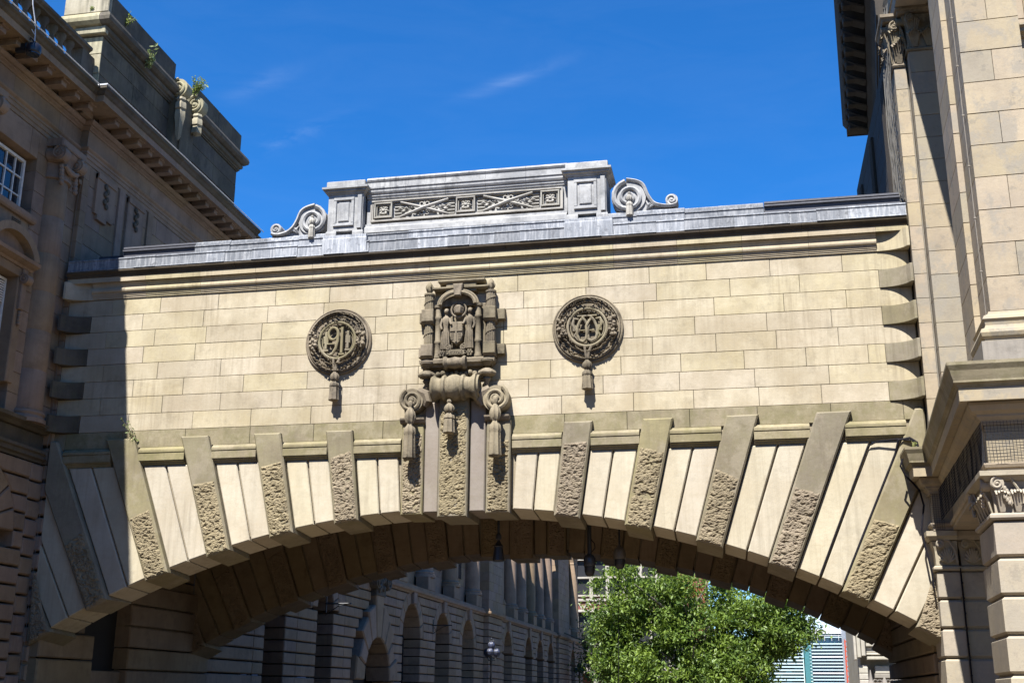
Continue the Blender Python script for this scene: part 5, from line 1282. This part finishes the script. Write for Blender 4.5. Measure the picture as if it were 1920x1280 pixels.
# upper beam from the porch front back to the wall
mb = MB(); sweep(mb, [(-.7, 17.0), (.0, 17.0), (.0, 17.3), (.03, 17.31), (.03, 17.6), (.10, 17.7), (-.7, 17.7)], [(10.42, .3), pf(.36, .32), pf(5, .32)]); ro(mb, 'upper_architrave')
mb = MB(); P = [(10.6, .3), pf(.55, .5), pf(5, .5), (16, .3)]; loft(mb, [[(x, y, z) for x, y in P] for z in (17.1, 17.3)]); ro(mb, 'upper_ceiling')
# --- rear wing beyond the bridge: wall, entablature, leaf modillions, cornice
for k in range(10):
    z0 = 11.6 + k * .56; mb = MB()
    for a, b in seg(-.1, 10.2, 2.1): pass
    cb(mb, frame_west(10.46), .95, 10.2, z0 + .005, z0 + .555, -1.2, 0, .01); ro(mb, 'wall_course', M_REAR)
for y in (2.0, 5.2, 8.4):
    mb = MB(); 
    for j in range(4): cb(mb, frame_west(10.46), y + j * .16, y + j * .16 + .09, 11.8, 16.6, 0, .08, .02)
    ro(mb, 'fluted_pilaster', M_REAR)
EB = lambda Y: 10.51 + (Y - 3.5) * .0985       # line of the cornice base
def rear(prof, name, mat): 
    mb = MB(); sweep(mb, prof, [(EB(10.0) + .8, 10.0), (EB(10.0), 10.0), (EB(.35), .35)]); ro(mb, name, mat)
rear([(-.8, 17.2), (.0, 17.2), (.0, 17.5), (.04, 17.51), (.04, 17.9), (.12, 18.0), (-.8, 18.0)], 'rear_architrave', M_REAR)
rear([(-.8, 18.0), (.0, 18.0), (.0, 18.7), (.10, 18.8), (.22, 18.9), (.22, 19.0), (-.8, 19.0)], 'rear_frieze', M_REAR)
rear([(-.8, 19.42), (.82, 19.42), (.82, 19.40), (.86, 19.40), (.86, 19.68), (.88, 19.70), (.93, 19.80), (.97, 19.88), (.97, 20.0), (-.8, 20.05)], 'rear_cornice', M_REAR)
mbl = MB(); cb(mbl, frame_west(0), -.13, .13, 19.0, 19.41, .0, .80, .03)
for j in range(-2, 3): tube(mbl, [(-.05, j * .05, 19.0), (-.25, j * .06, 18.93), (-.55, j * .06, 19.05), (-.80, j * .05, 19.2), (-.86, j * .04, 19.3)], [.03, .05, .05, .045, .02], 6)
lm = None
for k in range(12):
    y = .75 + k * .80
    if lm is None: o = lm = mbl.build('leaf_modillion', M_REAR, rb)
    else: o = link('leaf_modillion', lm.data, rb)
    o.location = (EB(y), y, 0); o.matrix_parent_inverse = Matrix.Translation((-12, 3, 0))
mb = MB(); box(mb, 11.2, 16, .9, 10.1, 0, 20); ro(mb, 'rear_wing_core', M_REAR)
# pier under the bridge on this side
for k in range(11):
    z0 = .0 + k * .43; mb = MB(); prism(mb, frame_west(10.14), rect(.75, RIB2 + 1.0, z0 + .02, z0 + .41), [(-1.0, 0), (-.03, 0), (0, .03)]); ro(mb, 'bridge_pier_block', M_BROWN)
for k in range(6):
    z0 = 4.74 + k * .43; mb = MB(); prism(mb, frame_west(10.30), rect(.99, RIB2, z0 + .02, z0 + .41), [(-1.0, 0), (-.03, 0), (0, .03)]); ro(mb, 'bridge_pier_block', M_BROWN)

# bird netting over the porch frieze
def net(name, label, fr, a0, a1, b0, b1, step, d, r=.0035, group=None):
    mb = MB(); n = int((a1 - a0) / step); m = int((b1 - b0) / step)
    w = lambda a, b: d + .012 * noise.noise(Vector((a * 3, b * 3, 1)))
    for i in range(n + 1):
        a = a0 + i * step; tube(mb, [fr(a + .01 * noise.noise(Vector((a * 4, k, 0))), b0 + (b1 - b0) * k / 4, w(a, b0 + (b1 - b0) * k / 4)) for k in range(5)], r, 3, False)
    for j in range(m + 1):
        b = b0 + j * step; K = 12; tube(mb, [fr(a0 + (a1 - a0) * k / K, b, w(a0 + (a1 - a0) * k / K, b)) for k in range(K + 1)], r, 3, False)
    return tag(mb.build(name, M_BLACK, None, recalc=False), label, 'netting', group)
net('bird_netting', 'dark square bird netting stretched over the sunlit front frieze of the porch', fp_front(0), .0, 1.6, 5.08, 5.75, .05, .045)
net('bird_netting', 'bird netting along the shaded side frieze of the porch next to the bridge', fp_side(0), -.05, 6.3, 5.10, 5.75, .055, .03)
net('bird_netting', 'small triangle of bird netting above the pilaster capital where the porch meets the bridge', frame_front(-.57), 10.19, 10.42, 4.97, 5.7, .045, .02)
# torn netting hanging from the upper capital
M_NET = plain('grey_net_cord', (0.17, 0.155, 0.13), 0.9)
mb = MB()
for i in range(22):
    t = i / 21; x0, y0 = 10.33 - .02 * t, -.28 + .9 * t
    pts = []
    for k in range(14):
        s = k / 13; z = 17.4 - s * (5.0 + .25 * sin(i * 1.7)); pts.append((x0 - .08 * sin(PI * s) + .03 * sin(i * 2.1 + s * 7) - .10 * s * s * t, y0 * (1 - .5 * s) + .05 * cos(i * 3 + s * 5), max(z, 12.45)))
    tube(mb, pts, .0065, 3, False)
for j in range(40):
    z = 17.3 - j * .12; tube(mb, [(10.33 - .05 + .03 * sin(j * 2 + k), -.28 + .9 * k / 5 * (1 - .5 * j / 40), z + .05 * sin(k * 2 + j)) for k in range(6)], .005, 3, False)
tag(mb.build('torn_netting', M_NET, None, recalc=False), 'torn grey netting hanging down beside the tall pilaster above the bridge roof', 'netting')

# ================================================================== buildings beyond the bridge
M_BRICK = stone('red_brick', (0.34, 0.10, 0.055), (0.26, 0.075, 0.045), dirt_amt=0.3, streak=0.2, var=0.12)
M_DPANE = plain('dim_pane', (0.02, 0.02, 0.022), 0.5, spec=0.2)
M_PALE = stone('pale_dressed_stone', (0.66, 0.62, 0.54), (0.56, 0.52, 0.44), dirt_amt=0.25, streak=0.3, var=0.06)
M_TEAL = plain('teal_glass_panel', (0.10, 0.25, 0.28), 0.15, var=0.35, scale=1.5)
M_SLAT = plain('pale_aqua_louvre', (0.40, 0.50, 0.52), 0.35, var=0.12)
M_BLUEG = glass('blue_curtain_glass', (0.10, 0.20, 0.33), 0.08)
M_TEALD = plain('dark_teal_frame', (0.05, 0.16, 0.17), 0.35)
M_REDM = plain('red_painted_metal', (0.42, 0.07, 0.03), 0.5)
M_WHITEW = plain('white_render', (0.62, 0.61, 0.60), 0.7)
# --- red brick gothic building
BY = 112.0
bb = thing('brick_building', 'red brick building with tall white stone mullioned windows behind the trees', 'building', (-6, BY, 0))
def bo_(mb, name, mat): 
    o = mb.build(name, mat, bb); o.matrix_parent_inverse = Matrix.Translation((6, -BY, 0)); return o
fb = frame_front(BY)
mb = MB(); box(mb, -24, 1.5, BY + .5, BY + 12, 0, 21); bo_(mb, 'wall', M_BRICK)
mb = MB(); box(mb, 1.5, 5.5, BY + .3, BY + 9, 0, 4.6); bo_(mb, 'low_wing', M_BRICK)
for k in range(7):
    x = -13.35 + k * 1.9
    mb = MB(); cb(mb, fb, x - .22, x + .22, 12.5, 20.5, -.6, .0, .04); bo_(mb, 'mullion', M_PALE)
    if k < 6:
        for z in (12.75, 14.8, 16.9, 19):
            mb = MB(); cb(mb, fb, x + .22, x + 1.68, z, z + .22, -.6, -.06, .02); bo_(mb, 'transom', M_PALE)
        for z0 in (12.97, 15.02, 17.12):
            mb = MB(); cb(mb, fb, x + .22, x + 1.68, z0, z0 + 1.82, -.55, -.42); p = bo_(mb, 'window', M_DPANE)
            if (k * 3 + int(z0)) % 3 != 0:
                mb = MB()
                for j in range(6): cb(mb, fb, x + .26, x + 1.64, z0 + .12 + j * .28, z0 + .24 + j * .28, -.42, -.36)
                bo_(mb, 'window_blind', M_PALE)
mb = MB(); cb(mb, fb, -14, 1.2, 11.2, 12.45, -.5, .15, .03); bo_(mb, 'balcony_band', M_BRICK)
mb = MB(); cb(mb, fb, -14, 1.2, 12.2, 12.5, .1, .35, .03); cb(mb, fb, -14, 1.2, 11.0, 11.28, .1, .3, .03); bo_(mb, 'band_moulding', M_PALE)
for k in range(12):
    x = -13.6 + k * 1.2
    mb = MB(); tube(mb, [fb(x + .08 + .45 * (1 - abs(1 - t)) * .0 + t * .5, 11.3 + .75 * math.sin(PI * t / 2) , .2) for t in (0, .25, .5, .75, 1)], .10, 5); tube(mb, [fb(x + 1.08 - t * .5, 11.3 + .75 * math.sin(PI * t / 2), .2) for t in (0, .25, .5, .75, 1)], .10, 5); bo_(mb, 'pointed_arch', M_PALE)
for k in range(7):
    x = -13.1 + k * 2.1; mb = MB(); cb(mb, fb, x - .14, x + .14, 4.9, 11.0, -.6, .02, .03); bo_(mb, 'lower_mullion', M_PALE)
    if k < 6: mb = MB(); cb(mb, fb, x + .14, x + 1.96, 4.9, 10.9, -.55, -.4); bo_(mb, 'lower_window', M_DPANE)
mb = MB(); cb(mb, fb, -14, 1.2, 4.2, 4.85, -.5, .3, .05); bo_(mb, 'sill_band', M_PALE)
for k in range(6):
    x = -11.0 + k * 2.3; mb = MB(); lathe(mb, (x, BY - .2, 0), [(.3, 0), (.3, 3.4), (.5, 3.8), (.5, 4.2)], 10); bo_(mb, 'porch_shaft', M_PALE)
for k in range(40):                                  # brick courses near the window heads
    mb = MB(); z = 13.0 + (k // 4) * .75; x = -1.6 + (k % 4) * .78 + (.39 if (k // 4) % 2 else 0); cb(mb, fb, x, x + .74, z, z + .7, -.6, -.45, .03); bo_(mb, 'brick_panel', M_BRICK)

# --- glass office block
GY = 150.0
gb = thing('office_block', 'modern glass office block with pale blue horizontal louvres in the distance', 'building', (14, GY, 0))
def go(mb, name, mat):
    o = mb.build(name, mat, gb); o.matrix_parent_inverse = Matrix.Translation((-14, -GY, 0)); return o
fg = frame_front(GY)
mb = MB(); box(mb, 2, 13.4, GY + .9, GY + 20, 0, 9.6); go(mb, 'west_block', M_TEALD)
mb = MB(); box(mb, 14.6, 19.7, GY + .5, GY + 20, 0, 10.35); go(mb, 'east_block', M_BLUEG)
mb = MB(); box(mb, 13.6, 14.3, GY - .2, GY + 3, 0, 10.6); go(mb, 'corner_column', M_TEALD)
for k in range(22):
    z = .5 + k * .44
    if z < 9.5:
        mb = MB(); cb(mb, fg, 2, 13.4, z, z + .20, -.5, .0); go(mb, 'louvre', M_SLAT)
        for j in range(9):
            if (j * 7 + k * 5) % 3 == 0: mb = MB(); x = 2.4 + j * 1.22; cb(mb, fg, x, x + .8, z + .21, z + .43, -.7, -.3); go(mb, 'spandrel_panel', M_TEAL)
    if z < 9.0 or k % 2: 
        mb = MB(); cb(mb, fg, 14.6, 19.7, z + .05, z + .22, -.45, .1); go(mb, 'louvre', M_SLAT if k % 5 else M_WHITEW)
    mb = MB(); cb(mb, fg, 14.3, 14.58, z, z + .28, -1.5, -.2); go(mb, 'side_fin', M_TEALD)
for k in range(9):
    x = 14.9 + k * .58; mb = MB(); cb(mb, fg, x, x + .05, .3, 10.2, -.47, -.2); go(mb, 'glazing_bar', M_TEALD)
mb = MB(); cb(mb, fg, 13.4, 19.8, 10.36, 11.0, -.8, .2, .03); go(mb, 'parapet', M_WHITEW)
mb = MB(); box(mb, 13.9, 19.2, GY + 4, GY + 16, 11, 15.0); go(mb, 'penthouse', plain('pale_penthouse_glass', (0.52, 0.62, 0.70), 0.2))
for k in range(10):
    x = 14.1 + k * .55; mb = MB(); cb(mb, frame_front(GY + 4), x, x + .05, 11, 14.9, 0, .06); go(mb, 'penthouse_bar', M_SLAT)
for k in range(6):
    x = 14.6 + k * .95; mb = MB(); tube(mb, [fg(x, 9.4, .3), fg(x, 10.2, .3)], .03, 5); tube(mb, [fg(x, 10.1, .3), fg(x + .9, 10.1, .3)], .03, 5); go(mb, 'balcony_rail', M_WHITEW)
# --- white gable and red mast
mb = MB(); prism(mb, frame_front(140), [(18.75, 0), (21.5, 0), (21.5, 11.3), (20.4, 11.5), (18.75, 10.9)], [(-9, 0), (0, 0)])
tag(mb.build('rendered_gable', M_WHITEW), 'blank white rendered gable wall beside the glass office block', 'building')
mast = thing('red_mast', 'slim red lattice mast rising in front of the white gable wall', 'mast', (18.5, 138, 0))
for dx in (-.22, .22):
    mb = MB(); tube(mb, [(dx, 0, 0), (dx * .7, 0, 8.9)], .10, 6); mb.build('mast_chord', M_REDM, mast)
for k in range(14):
    mb = MB(); z = .4 + k * .62; s = (-1) ** k; tube(mb, [(-.2 * s, 0, z), (.2 * s, 0, z + .6)], .055, 5); mb.build('mast_brace', M_REDM, mast)
# --- sunlit stone building far down on the right
HY = 45.0
hb = thing('corner_house', 'small sunlit stone frontage with ledges framed under the right end of the arch', 'building', (14, HY, 0))
def ho(mb, name, mat=None, smooth=False):
    o = mb.build(name, mat or M_PALE, hb, smooth); o.matrix_parent_inverse = Matrix.Translation((-14, -HY, 0)); return o
K = (HY + 26) / 66.0
def hx(px): return 6.43 + (11.60 + (px - 1597) * .0257 - 6.43) * K
def hz(py): return 1.65 + (4.84 - (py - 1190) * .0268 - 1.65) * K
fh = frame_front(HY)
mb = MB(); box(mb, hx(1612), 24, HY + .6, HY + 10, 0, 9); ho(mb, 'wall')
mb = MB(); box(mb, 24, 40, HY - 4, HY + 8, 0, 9); ho(mb, 'wing')
for a, b, z0, d in ((1597, 1603, 1237, .62), (1603, 1611, 1233, .7), (1611.4, 1620, 1230, .66)):
    mb = MB(); cb(mb, fh, hx(a) + .01, hx(b) - .01, hz(z0), 8.5, -.5, d, .03); ho(mb, 'upper_pier')
mb = MB(); cb(mb, fh, hx(1606), hx(1622), 0, hz(1247), -.5, .30, .03); ho(mb, 'lower_pier')
for i in range(6):
    mb = MB(); z = hz(1250) - .02 - i * .34; cb(mb, fh, hx(1606) - .02, hx(1622) + .02, z - .32, z, -.4, .34, .03); ho(mb, 'pier_stone')
for y0, y1, d, m in ((1206, 1212, .30, 0), (1224, 1228, .36, 0), (1231, 1237, .62, 0), (1212.5, 1223.5, .12, 1), (1195, 1205, .18, 1)):
    mb = MB(); cb(mb, fh, hx(1622), hx(1668 if d < .5 else 1678), hz(y1), hz(y0), -.4, d, .03); ho(mb, 'ledge' if not m else 'wall_stone')
mb = MB(); cb(mb, fh, hx(1637), hx(1688), hz(1262), hz(1248), -.4, .22, .03); ho(mb, 'frieze_stone')
mb = MB(); cb(mb, fh, hx(1635), hx(1690), hz(1271), hz(1262.5), -.4, .34, .03); ho(mb, 'frieze_moulding', M_GREY)
for k in range(7):
    mb = MB(); tube(mb, [fh(hx(1636 + 8 * k) + .12 * cos(t), hz(1277) + .10 * sin(t), .25) for t in [2 * PI * j / 10 for j in range(11)]], .035, 5); ho(mb, 'tracery_ring', M_GREY, True)
for px, zt in ((1625, 1256), (1651, 1268)):
    mb = MB(); lathe(mb, fh(hx(px), hz(1292), .9), [(.16, 0), (.16, .25), (.20, .28), (.16, .33), (.10, .5), (.02, hz(zt) - hz(1292))], 8); ho(mb, 'pointed_finial', M_GREY)
for j, (a, b) in enumerate(((1693, 1706), (1706, 1719))):
    for i in range(5):
        z1 = hz(1232) - i * .62; mb = MB(); cb(mb, fh, hx(a) + .01, hx(b) - .01, z1 - .6, z1, -.3, .25, .02); ho(mb, 'wall_stone')
mb = MB(); cb(mb, fh, hx(1692), hx(1720), hz(1256), hz(1252.5), .2, .42, .02); ho(mb, 'ledge')

# ================================================================== trees
M_BARK = plain('grey_bark', (0.10, 0.085, 0.065), 0.9, bump=0.6, scale=6)
M_LEAF = leaf('plane_tree_leaf', (0.036, 0.074, 0.012), (0.125, 0.185, 0.028))
M_LEAF2 = leaf('dark_tree_leaf', (0.030, 0.060, 0.018), (0.060, 0.105, 0.028))
def tree(name, label, x, y, h, lobes, n_cl, per, size, mat, seed, group=None):
    rg = random.Random(seed); t = thing(name, label, 'tree', (x, y, 0), group)
    mb = MB(); top = h * .72
    pts = [(0, 0, 0), (.08, .05, h * .18), (-.05, .1, h * .4), (.1, -.05, top)]; tube(mb, pts, [.34, .26, .2, .05], 10)
    for k in range(14):
        a = rg.uniform(0, 2 * PI); z0 = rg.uniform(.2, .6) * h; L = rg.uniform(.25, .5) * h
        e = Vector((cos(a) * L, sin(a) * L, z0 + L * rg.uniform(.35, .8)))
        tube(mb, [(0, 0, z0), (e.x * .45, e.y * .45, z0 + (e.z - z0) * .6), tuple(e)], [.13, .085, .035], 6)
    mb.build('trunk', M_BARK, t, True)
    mb = MB(); cl = []
    while len(cl) < n_cl:
        cx, cy, cz, rx, ry, rz_ = rg.choice(lobes)
        v = Vector((rg.gauss(0, 1), rg.gauss(0, 1), rg.gauss(0, 1))).normalized() * (rg.random() ** .36)
        p = Vector((cx + v.x * rx, cy + v.y * ry, cz + v.z * rz_))
        if noise.noise(p * .62 + Vector((seed, 0, 0))) > -.10 and p.z > .6: cl.append(p)
    for p in cl:
        s = rg.uniform(.28, .55); q = []
        for k in range(per):
            q.append(p + Vector((rg.gauss(0, s), rg.gauss(0, s), rg.gauss(0, s * .6) - .12 * abs(rg.gauss(0, 1)))))
        leaves_mb(mb, q, size, .5, rg)
    mb.build('crown', mat, t, recalc=False)
    return t
tree('plane_tree', 'large sunlit leafy green tree in the street beyond the arch', 2.2, 60, 10.8,
     [(-3.5, 0, 8.1, 3.4, 3.2, 3.8), (0.0, 0, 7.8, 3.9, 3.4, 4.0), (3.3, .3, 6.6, 3.5, 3.2, 3.6), (6.0, 0, 6.6, 2.6, 2.2, 2.1), (-1.5, -1, 3.8, 5.2, 3.2, 2.8), (2.6, -1, 3.2, 3.4, 3.0, 2.4), (-4.6, 0, 5.0, 2.2, 2.4, 3.2)],
     1050, 66, .34, M_LEAF, 5)
tree('shaded_tree', 'dark shaded tree standing at the far end of the left building', -6.6, 84, 10.5, [(0, 0, 6.6, 1.9, 2.2, 3.2), (-.6, 0, 4.4, 1.8, 2.0, 2.4), (.9, 0, 5.0, 1.8, 2, 2.6)], 190, 40, .34, M_LEAF2, 8)

# ================================================================== street lamps
M_GLOBE = plain('milky_lamp_glass', (0.045, 0.05, 0.08), 0.35, spec=0.25)
def lamp(loc, label):
    t = thing('street_lamp', label, 'lamp', loc, 'black iron street lamps')
    mb = MB(); lathe(mb, (0, 0, 0), [(.22, 0), (.22, .3), (.16, .4), (.12, .9), (.075, 1.0), (.06, 3.5), (.09, 3.55), (.09, 3.62), (.05, 3.66), (.05, 4.1)], 12); mb.build('post', M_BLACK, t, True)
    for k in range(3):
        a = 2 * PI * k / 3 + .5; c = (cos(a) * .30, sin(a) * .30, 4.0)
        mb = MB(); tube(mb, [(0, 0, 3.6), (cos(a) * .2, sin(a) * .2, 3.58), (c[0], c[1], 3.75)], .03, 6); mb.build('arm', M_BLACK, t)
        mb = MB(); blob(mb, c, .2, .2, .22, 14, 9); g = mb.build('globe', M_GLOBE, t, True)
        mb = MB()
        for j in range(3):
            b = PI * j / 3; tube(mb, [(c[0] + .207 * cos(b) * cos(s), c[1] + .207 * sin(b) * cos(s), c[2] + .227 * sin(s)) for s in [2 * PI * q / 16 for q in range(17)]], .012, 4)
        tube(mb, [(c[0] + .21 * cos(s), c[1] + .21 * sin(s), c[2]) for s in [2 * PI * q / 16 for q in range(17)]], .014, 4); mb.build('globe_cage', M_BLACK, g)
    mb = MB(); blob(mb, (0, 0, 4.38), .2, .2, .22, 14, 9); g = mb.build('globe', M_GLOBE, t, True)
    mb = MB()
    for j in range(3):
        b = PI * j / 3; tube(mb, [(.207 * cos(b) * cos(s), .207 * sin(b) * cos(s), 4.38 + .227 * sin(s)) for s in [2 * PI * q / 16 for q in range(17)]], .012, 4)
    mb.build('globe_cage', M_BLACK, g)
    mb = MB(); lathe(mb, (0, 0, 4.58), [(.10, 0), (.08, .06), (.03, .09), (.05, .14), (.02, .2), (.004, .36)], 8)
    for k in range(8): tube(mb, [(.1 * cos(k * PI / 4), .1 * sin(k * PI / 4), 4.58), (.15 * cos(k * PI / 4), .15 * sin(k * PI / 4), 4.68)], .014, 4)
    mb.build('finial', M_BLACK, t)
    return t
l1 = lamp((-7.73, 40, 0), 'nearer black street lamp with a cluster of globe lanterns before the shaded facade')
dup(l1, (-9.15, 85, 0), 'farther small globe street lamp near the shaded tree', 'black iron street lamps', .4)

# ================================================================== things hung under the arch
def ceil_z(u): return ZC + math.sqrt(R0 * R0 - u * u)
def camera_dome(u, y, zc, label, cap=False):
    t = thing('dome_camera', label, 'camera', (u, y, zc - .30), 'security cameras under the arch')
    mb = MB(); tube(mb, [(0, 0, .62), (0, 0, ceil_z(u) - zc + .35)], .022 if cap else .05, 8); mb.build('drop_rod', M_BLACK, t)
    mb = MB(); lathe(mb, (0, 0, .0), [(.13, .33), (.14, .36), (.14, .50), (.11, .57), (.05, .62), (.03, .66)], 18); mb.build('housing', plain('dark_housing', (0.03, 0.03, 0.032), 0.4) if not cap else plain('brown_housing', (0.09, 0.075, 0.055), 0.5), t, True)
    mb = MB(); lathe(mb, (0, 0, 0), [(.01, .10), (.06, .11), (.10, .15), (.12, .22), (.125, .325), (.02, .33)], 18); mb.build('dome', M_BLACK, t, True)
    if not cap:
        mb = MB(); tube(mb, [(.04, 0, .95), (.12, 0, .85), (.13, 0, .75), (.05, 0, .66)], .012, 5); mb.build('loop_cable', M_CABLE, t)
    return t
camera_dome(2.86, 1.35, 4.50, 'black dome security camera hanging under the arch left of the tree top')
camera_dome(3.55, 1.4, 4.66, 'brown capped dome security camera hanging under the arch above the tree', True)
t = thing('hanging_lantern', 'black hanging lantern under the crown of the arch', 'lantern', (.72, 1.3, 4.6))
mb = MB(); tube(mb, [(0, 0, .75), (0, 0, 1.35)], .03, 6); mb.build('rod', M_BLACK, t)
mb = MB(); lathe(mb, (0, 0, 0), [(.02, .06), (.12, .07), (.14, .10), (.10, .4), (.12, .42), (.06, .5), (.03, .56), (.07, .6), (.07, .68), (.02, .76)], 10); mb.build('lantern_body', M_BLACK, t)
mb = MB(); tube(mb, [(3.53, 1.4, 4.4), (3.50, 1.45, 3.6), (3.47, 1.5, 2.8), (3.46, 1.5, 1.9)], .008, 4); tag(mb.build('dangling_cable', M_CABLE), 'thin black cable dangling from the capped dome camera in front of the tree', 'cable')
# floodlight on the left cornice
t = thing('floodlight', 'round black floodlight hung on the left cornice edge with a looping pale cable', 'floodlight', (-9.56, -3.86, 16.14))
mb = MB(); lathe(mb, (0, 0, 0), [(.02, .02), (.13, .0), (.165, .02), (.18, .05), (.175, .20), (.14, .25), (.05, .26)], 24); mb.build('lamp_body', plain('navy_housing', (0.012, 0.012, 0.018), 0.35), t, True)
mb = MB(); lathe(mb, (0, 0, -.012), [(.02, 0), (.15, .0), (.15, .02), (.02, .02)], 20); mb.build('lens', M_GLASSD, t)
mb = MB(); cb(mb, frame_east(0), -.05, .05, .1, .3, -.45, -.19); tube(mb, [(-.3, 0, .2), (-.1, 0, .45), (.0, 0, .32)], .03, 6); mb.build('bracket', M_BLACK, t)
mb = MB(); tube(mb, [(0, 0, .3), (.0, -.02, .55), (.02, -.10, .8), (-.02, -.22, 1.2), (-.04, -.32, 1.8)], .014, 5); tube(mb, [(0, 0, .5), (-.05, -.12, .62), (-.12, -.2, .66)], .012, 5); mb.build('pale_cable', M_GALV, t)
# cables clipped to the right end of the bridge
def gap_pt(deg, r, d=.05): u, z = pol(rad(deg), r); return FRONT(u, z, d)
mb = MB()
zc_ = 6.985
tube(mb, [gap_pt(24.9, 20.0), gap_pt(24.9, 21.5), gap_pt(24.9, 22.9, .08), FRONT(9.72, 6.93, .17), FRONT(9.95, 6.96, .20), FRONT(10.08, 6.86, .21), FRONT(10.12, 6.6, .22)], .03, 6)
tube(mb, [gap_pt(23.45, 19.9), gap_pt(23.45, 21.5), gap_pt(23.45, 22.85, .07), FRONT(9.3, 6.93, .12), FRONT(9.7, 6.95, .17), FRONT(10.0, 6.9, .22), FRONT(10.14, 6.6, .23)], .018, 6)
for k in range(7): blob(mb, gap_pt(24.93, 20.2 + k * .42, .085), .018, .018, .018, 5, 4)
tag(mb.build('facade_cables', M_CABLE), 'black cables clipped along the voussoir joints at the right end of the bridge', 'cable')
mb = MB(); tube(mb, [FRONT(9.72, 6.45, .55), FRONT(9.66, 6.3, .57), FRONT(9.75, 6.1, .52), FRONT(9.9, 5.95, .45), FRONT(10.02, 5.8, .40), FRONT(10.08, 5.5, .38), FRONT(9.99, 5.0, .40), FRONT(10.03, 4.6, .42), FRONT(10.10, 4.2, .45), FRONT(10.12, 3.8, .42)], .022, 6)
tag(mb.build('looping_cable', M_CABLE), 'black cable looping round the porch cornice end and down its pilaster', 'cable')
mb = MB(); tube(mb, [(10.66, -.44, 4.2), (10.665, -.445, 3.0), (10.67, -.44, 1.0)], .014, 5)
for k in range(8): blob(mb, (10.667, -.455, 1.8 + k * .3), .022, .022, .022, 5, 4)
tag(mb.build('conduit', M_CABLE), 'thin conduit running down the joint between the two porch pilasters', 'conduit')

# ================================================================== plants growing on the stonework
M_SPRIG = leaf('wall_plant_leaf', (0.10, 0.15, 0.03), (0.20, 0.25, 0.06))
M_SPRIGD = leaf('wall_plant_dark_leaf', (0.09, 0.12, 0.05), (0.22, 0.27, 0.14))
M_STEM = plain('dry_stem', (0.16, 0.13, 0.06), 0.9)
def plant(label, base, h, n, lsize, mat, seed, lean=(0, 0), dense=5):
    rg = random.Random(seed); t = thing('wall_plant', label, 'plant', base)
    ms, ml = MB(), MB()
    for k in range(n):
        a = rg.uniform(0, 2 * PI); L = h * rg.uniform(.5, 1.1); sp = rg.uniform(.1, .5)
        P = [Vector((0, 0, 0)), Vector((cos(a) * sp * L * .35 + lean[0] * .4, sin(a) * sp * L * .35 + lean[1] * .4, L * .5)), Vector((cos(a) * sp * L + lean[0], sin(a) * sp * L + lean[1], L * rg.uniform(.8, 1)))]
        tube(ms, P, [.008, .006, .003], 4)
        q = []
        for j in range(dense * 2):
            s = rg.uniform(.2, 1); p = P[0].lerp(P[1], s * 2) if s < .5 else P[1].lerp(P[2], s * 2 - 1); q.append(p)
        leaves_mb(ml, q, lsize, .2, rg)
    ms.build('stems', M_STEM, t, recalc=False); ml.build('leaves', mat, t, recalc=False)
plant('bushy green weed sprouting above the scrolls of the left attic', (AT + .25, 4.9, 19.75), .75, 26, .11, M_SPRIG, 1, (.1, .1), 7)
plant('pale leafy weed hanging on the moulding of the left attic', (AT + .22, 2.0, 19.15), .62, 12, .15, M_SPRIGD, 2, (.1, .0), 6)
plant('small yellow green weed on the top corner of the left attic', (AT + .18, .75, 19.72), .5, 8, .09, M_SPRIG, 3, (.1, .1), 5)
plant('low weeds in the joint of the sunlit left attic end', (AT - .35, -.12, 19.72), .22, 10, .06, M_SPRIG, 4, (0, -.05), 5)
plant('thin weed sprouting between the voussoir tops at the left end of the bridge', (-8.02, -.10, 7.41), .75, 5, .13, M_SPRIGD, 5, (-.12, -.03), 4)
plant('dry moss tuft on the cornice end where the porch meets the bridge', (9.95, -.75, 6.62), .16, 14, .04, M_SPRIG, 6, (0, 0), 3)
plant('sparse dry stalks on the near corner of the porch cornice', (9.85, -6.9, 6.62), .28, 4, .02, M_SPRIG, 7, (0, 0), 2)
# pale notices in the dark windows of the left building
M_NOTE = plain('blue_grey_notice', (0.16, 0.18, 0.26), 0.7)
for y, z, w, lab in ((14.45, 2.45, .5, 'left of two small pale notices in a dark window under the arch'), (15.45, 2.42, .5, 'right of two small pale notices in a dark window under the arch'), (20.1, 2.2, .95, 'wide pale notice low in the dark window beside the doorway')):
    mb = MB(); cb(mb, frame_east(PW - .83), y - w / 2, y + w / 2, z - .2, z + .2, 0, .03)
    cb(mb, frame_east(PW - .83), y - w * .15, y - w * .08, z - .1, z + .1, .03, .034); cb(mb, frame_east(PW - .83), y - w * .15, y + w * .15, z - .12, z - .09, .03, .0335)
    tag(mb.build('window_notice', M_NOTE), lab, 'notice')
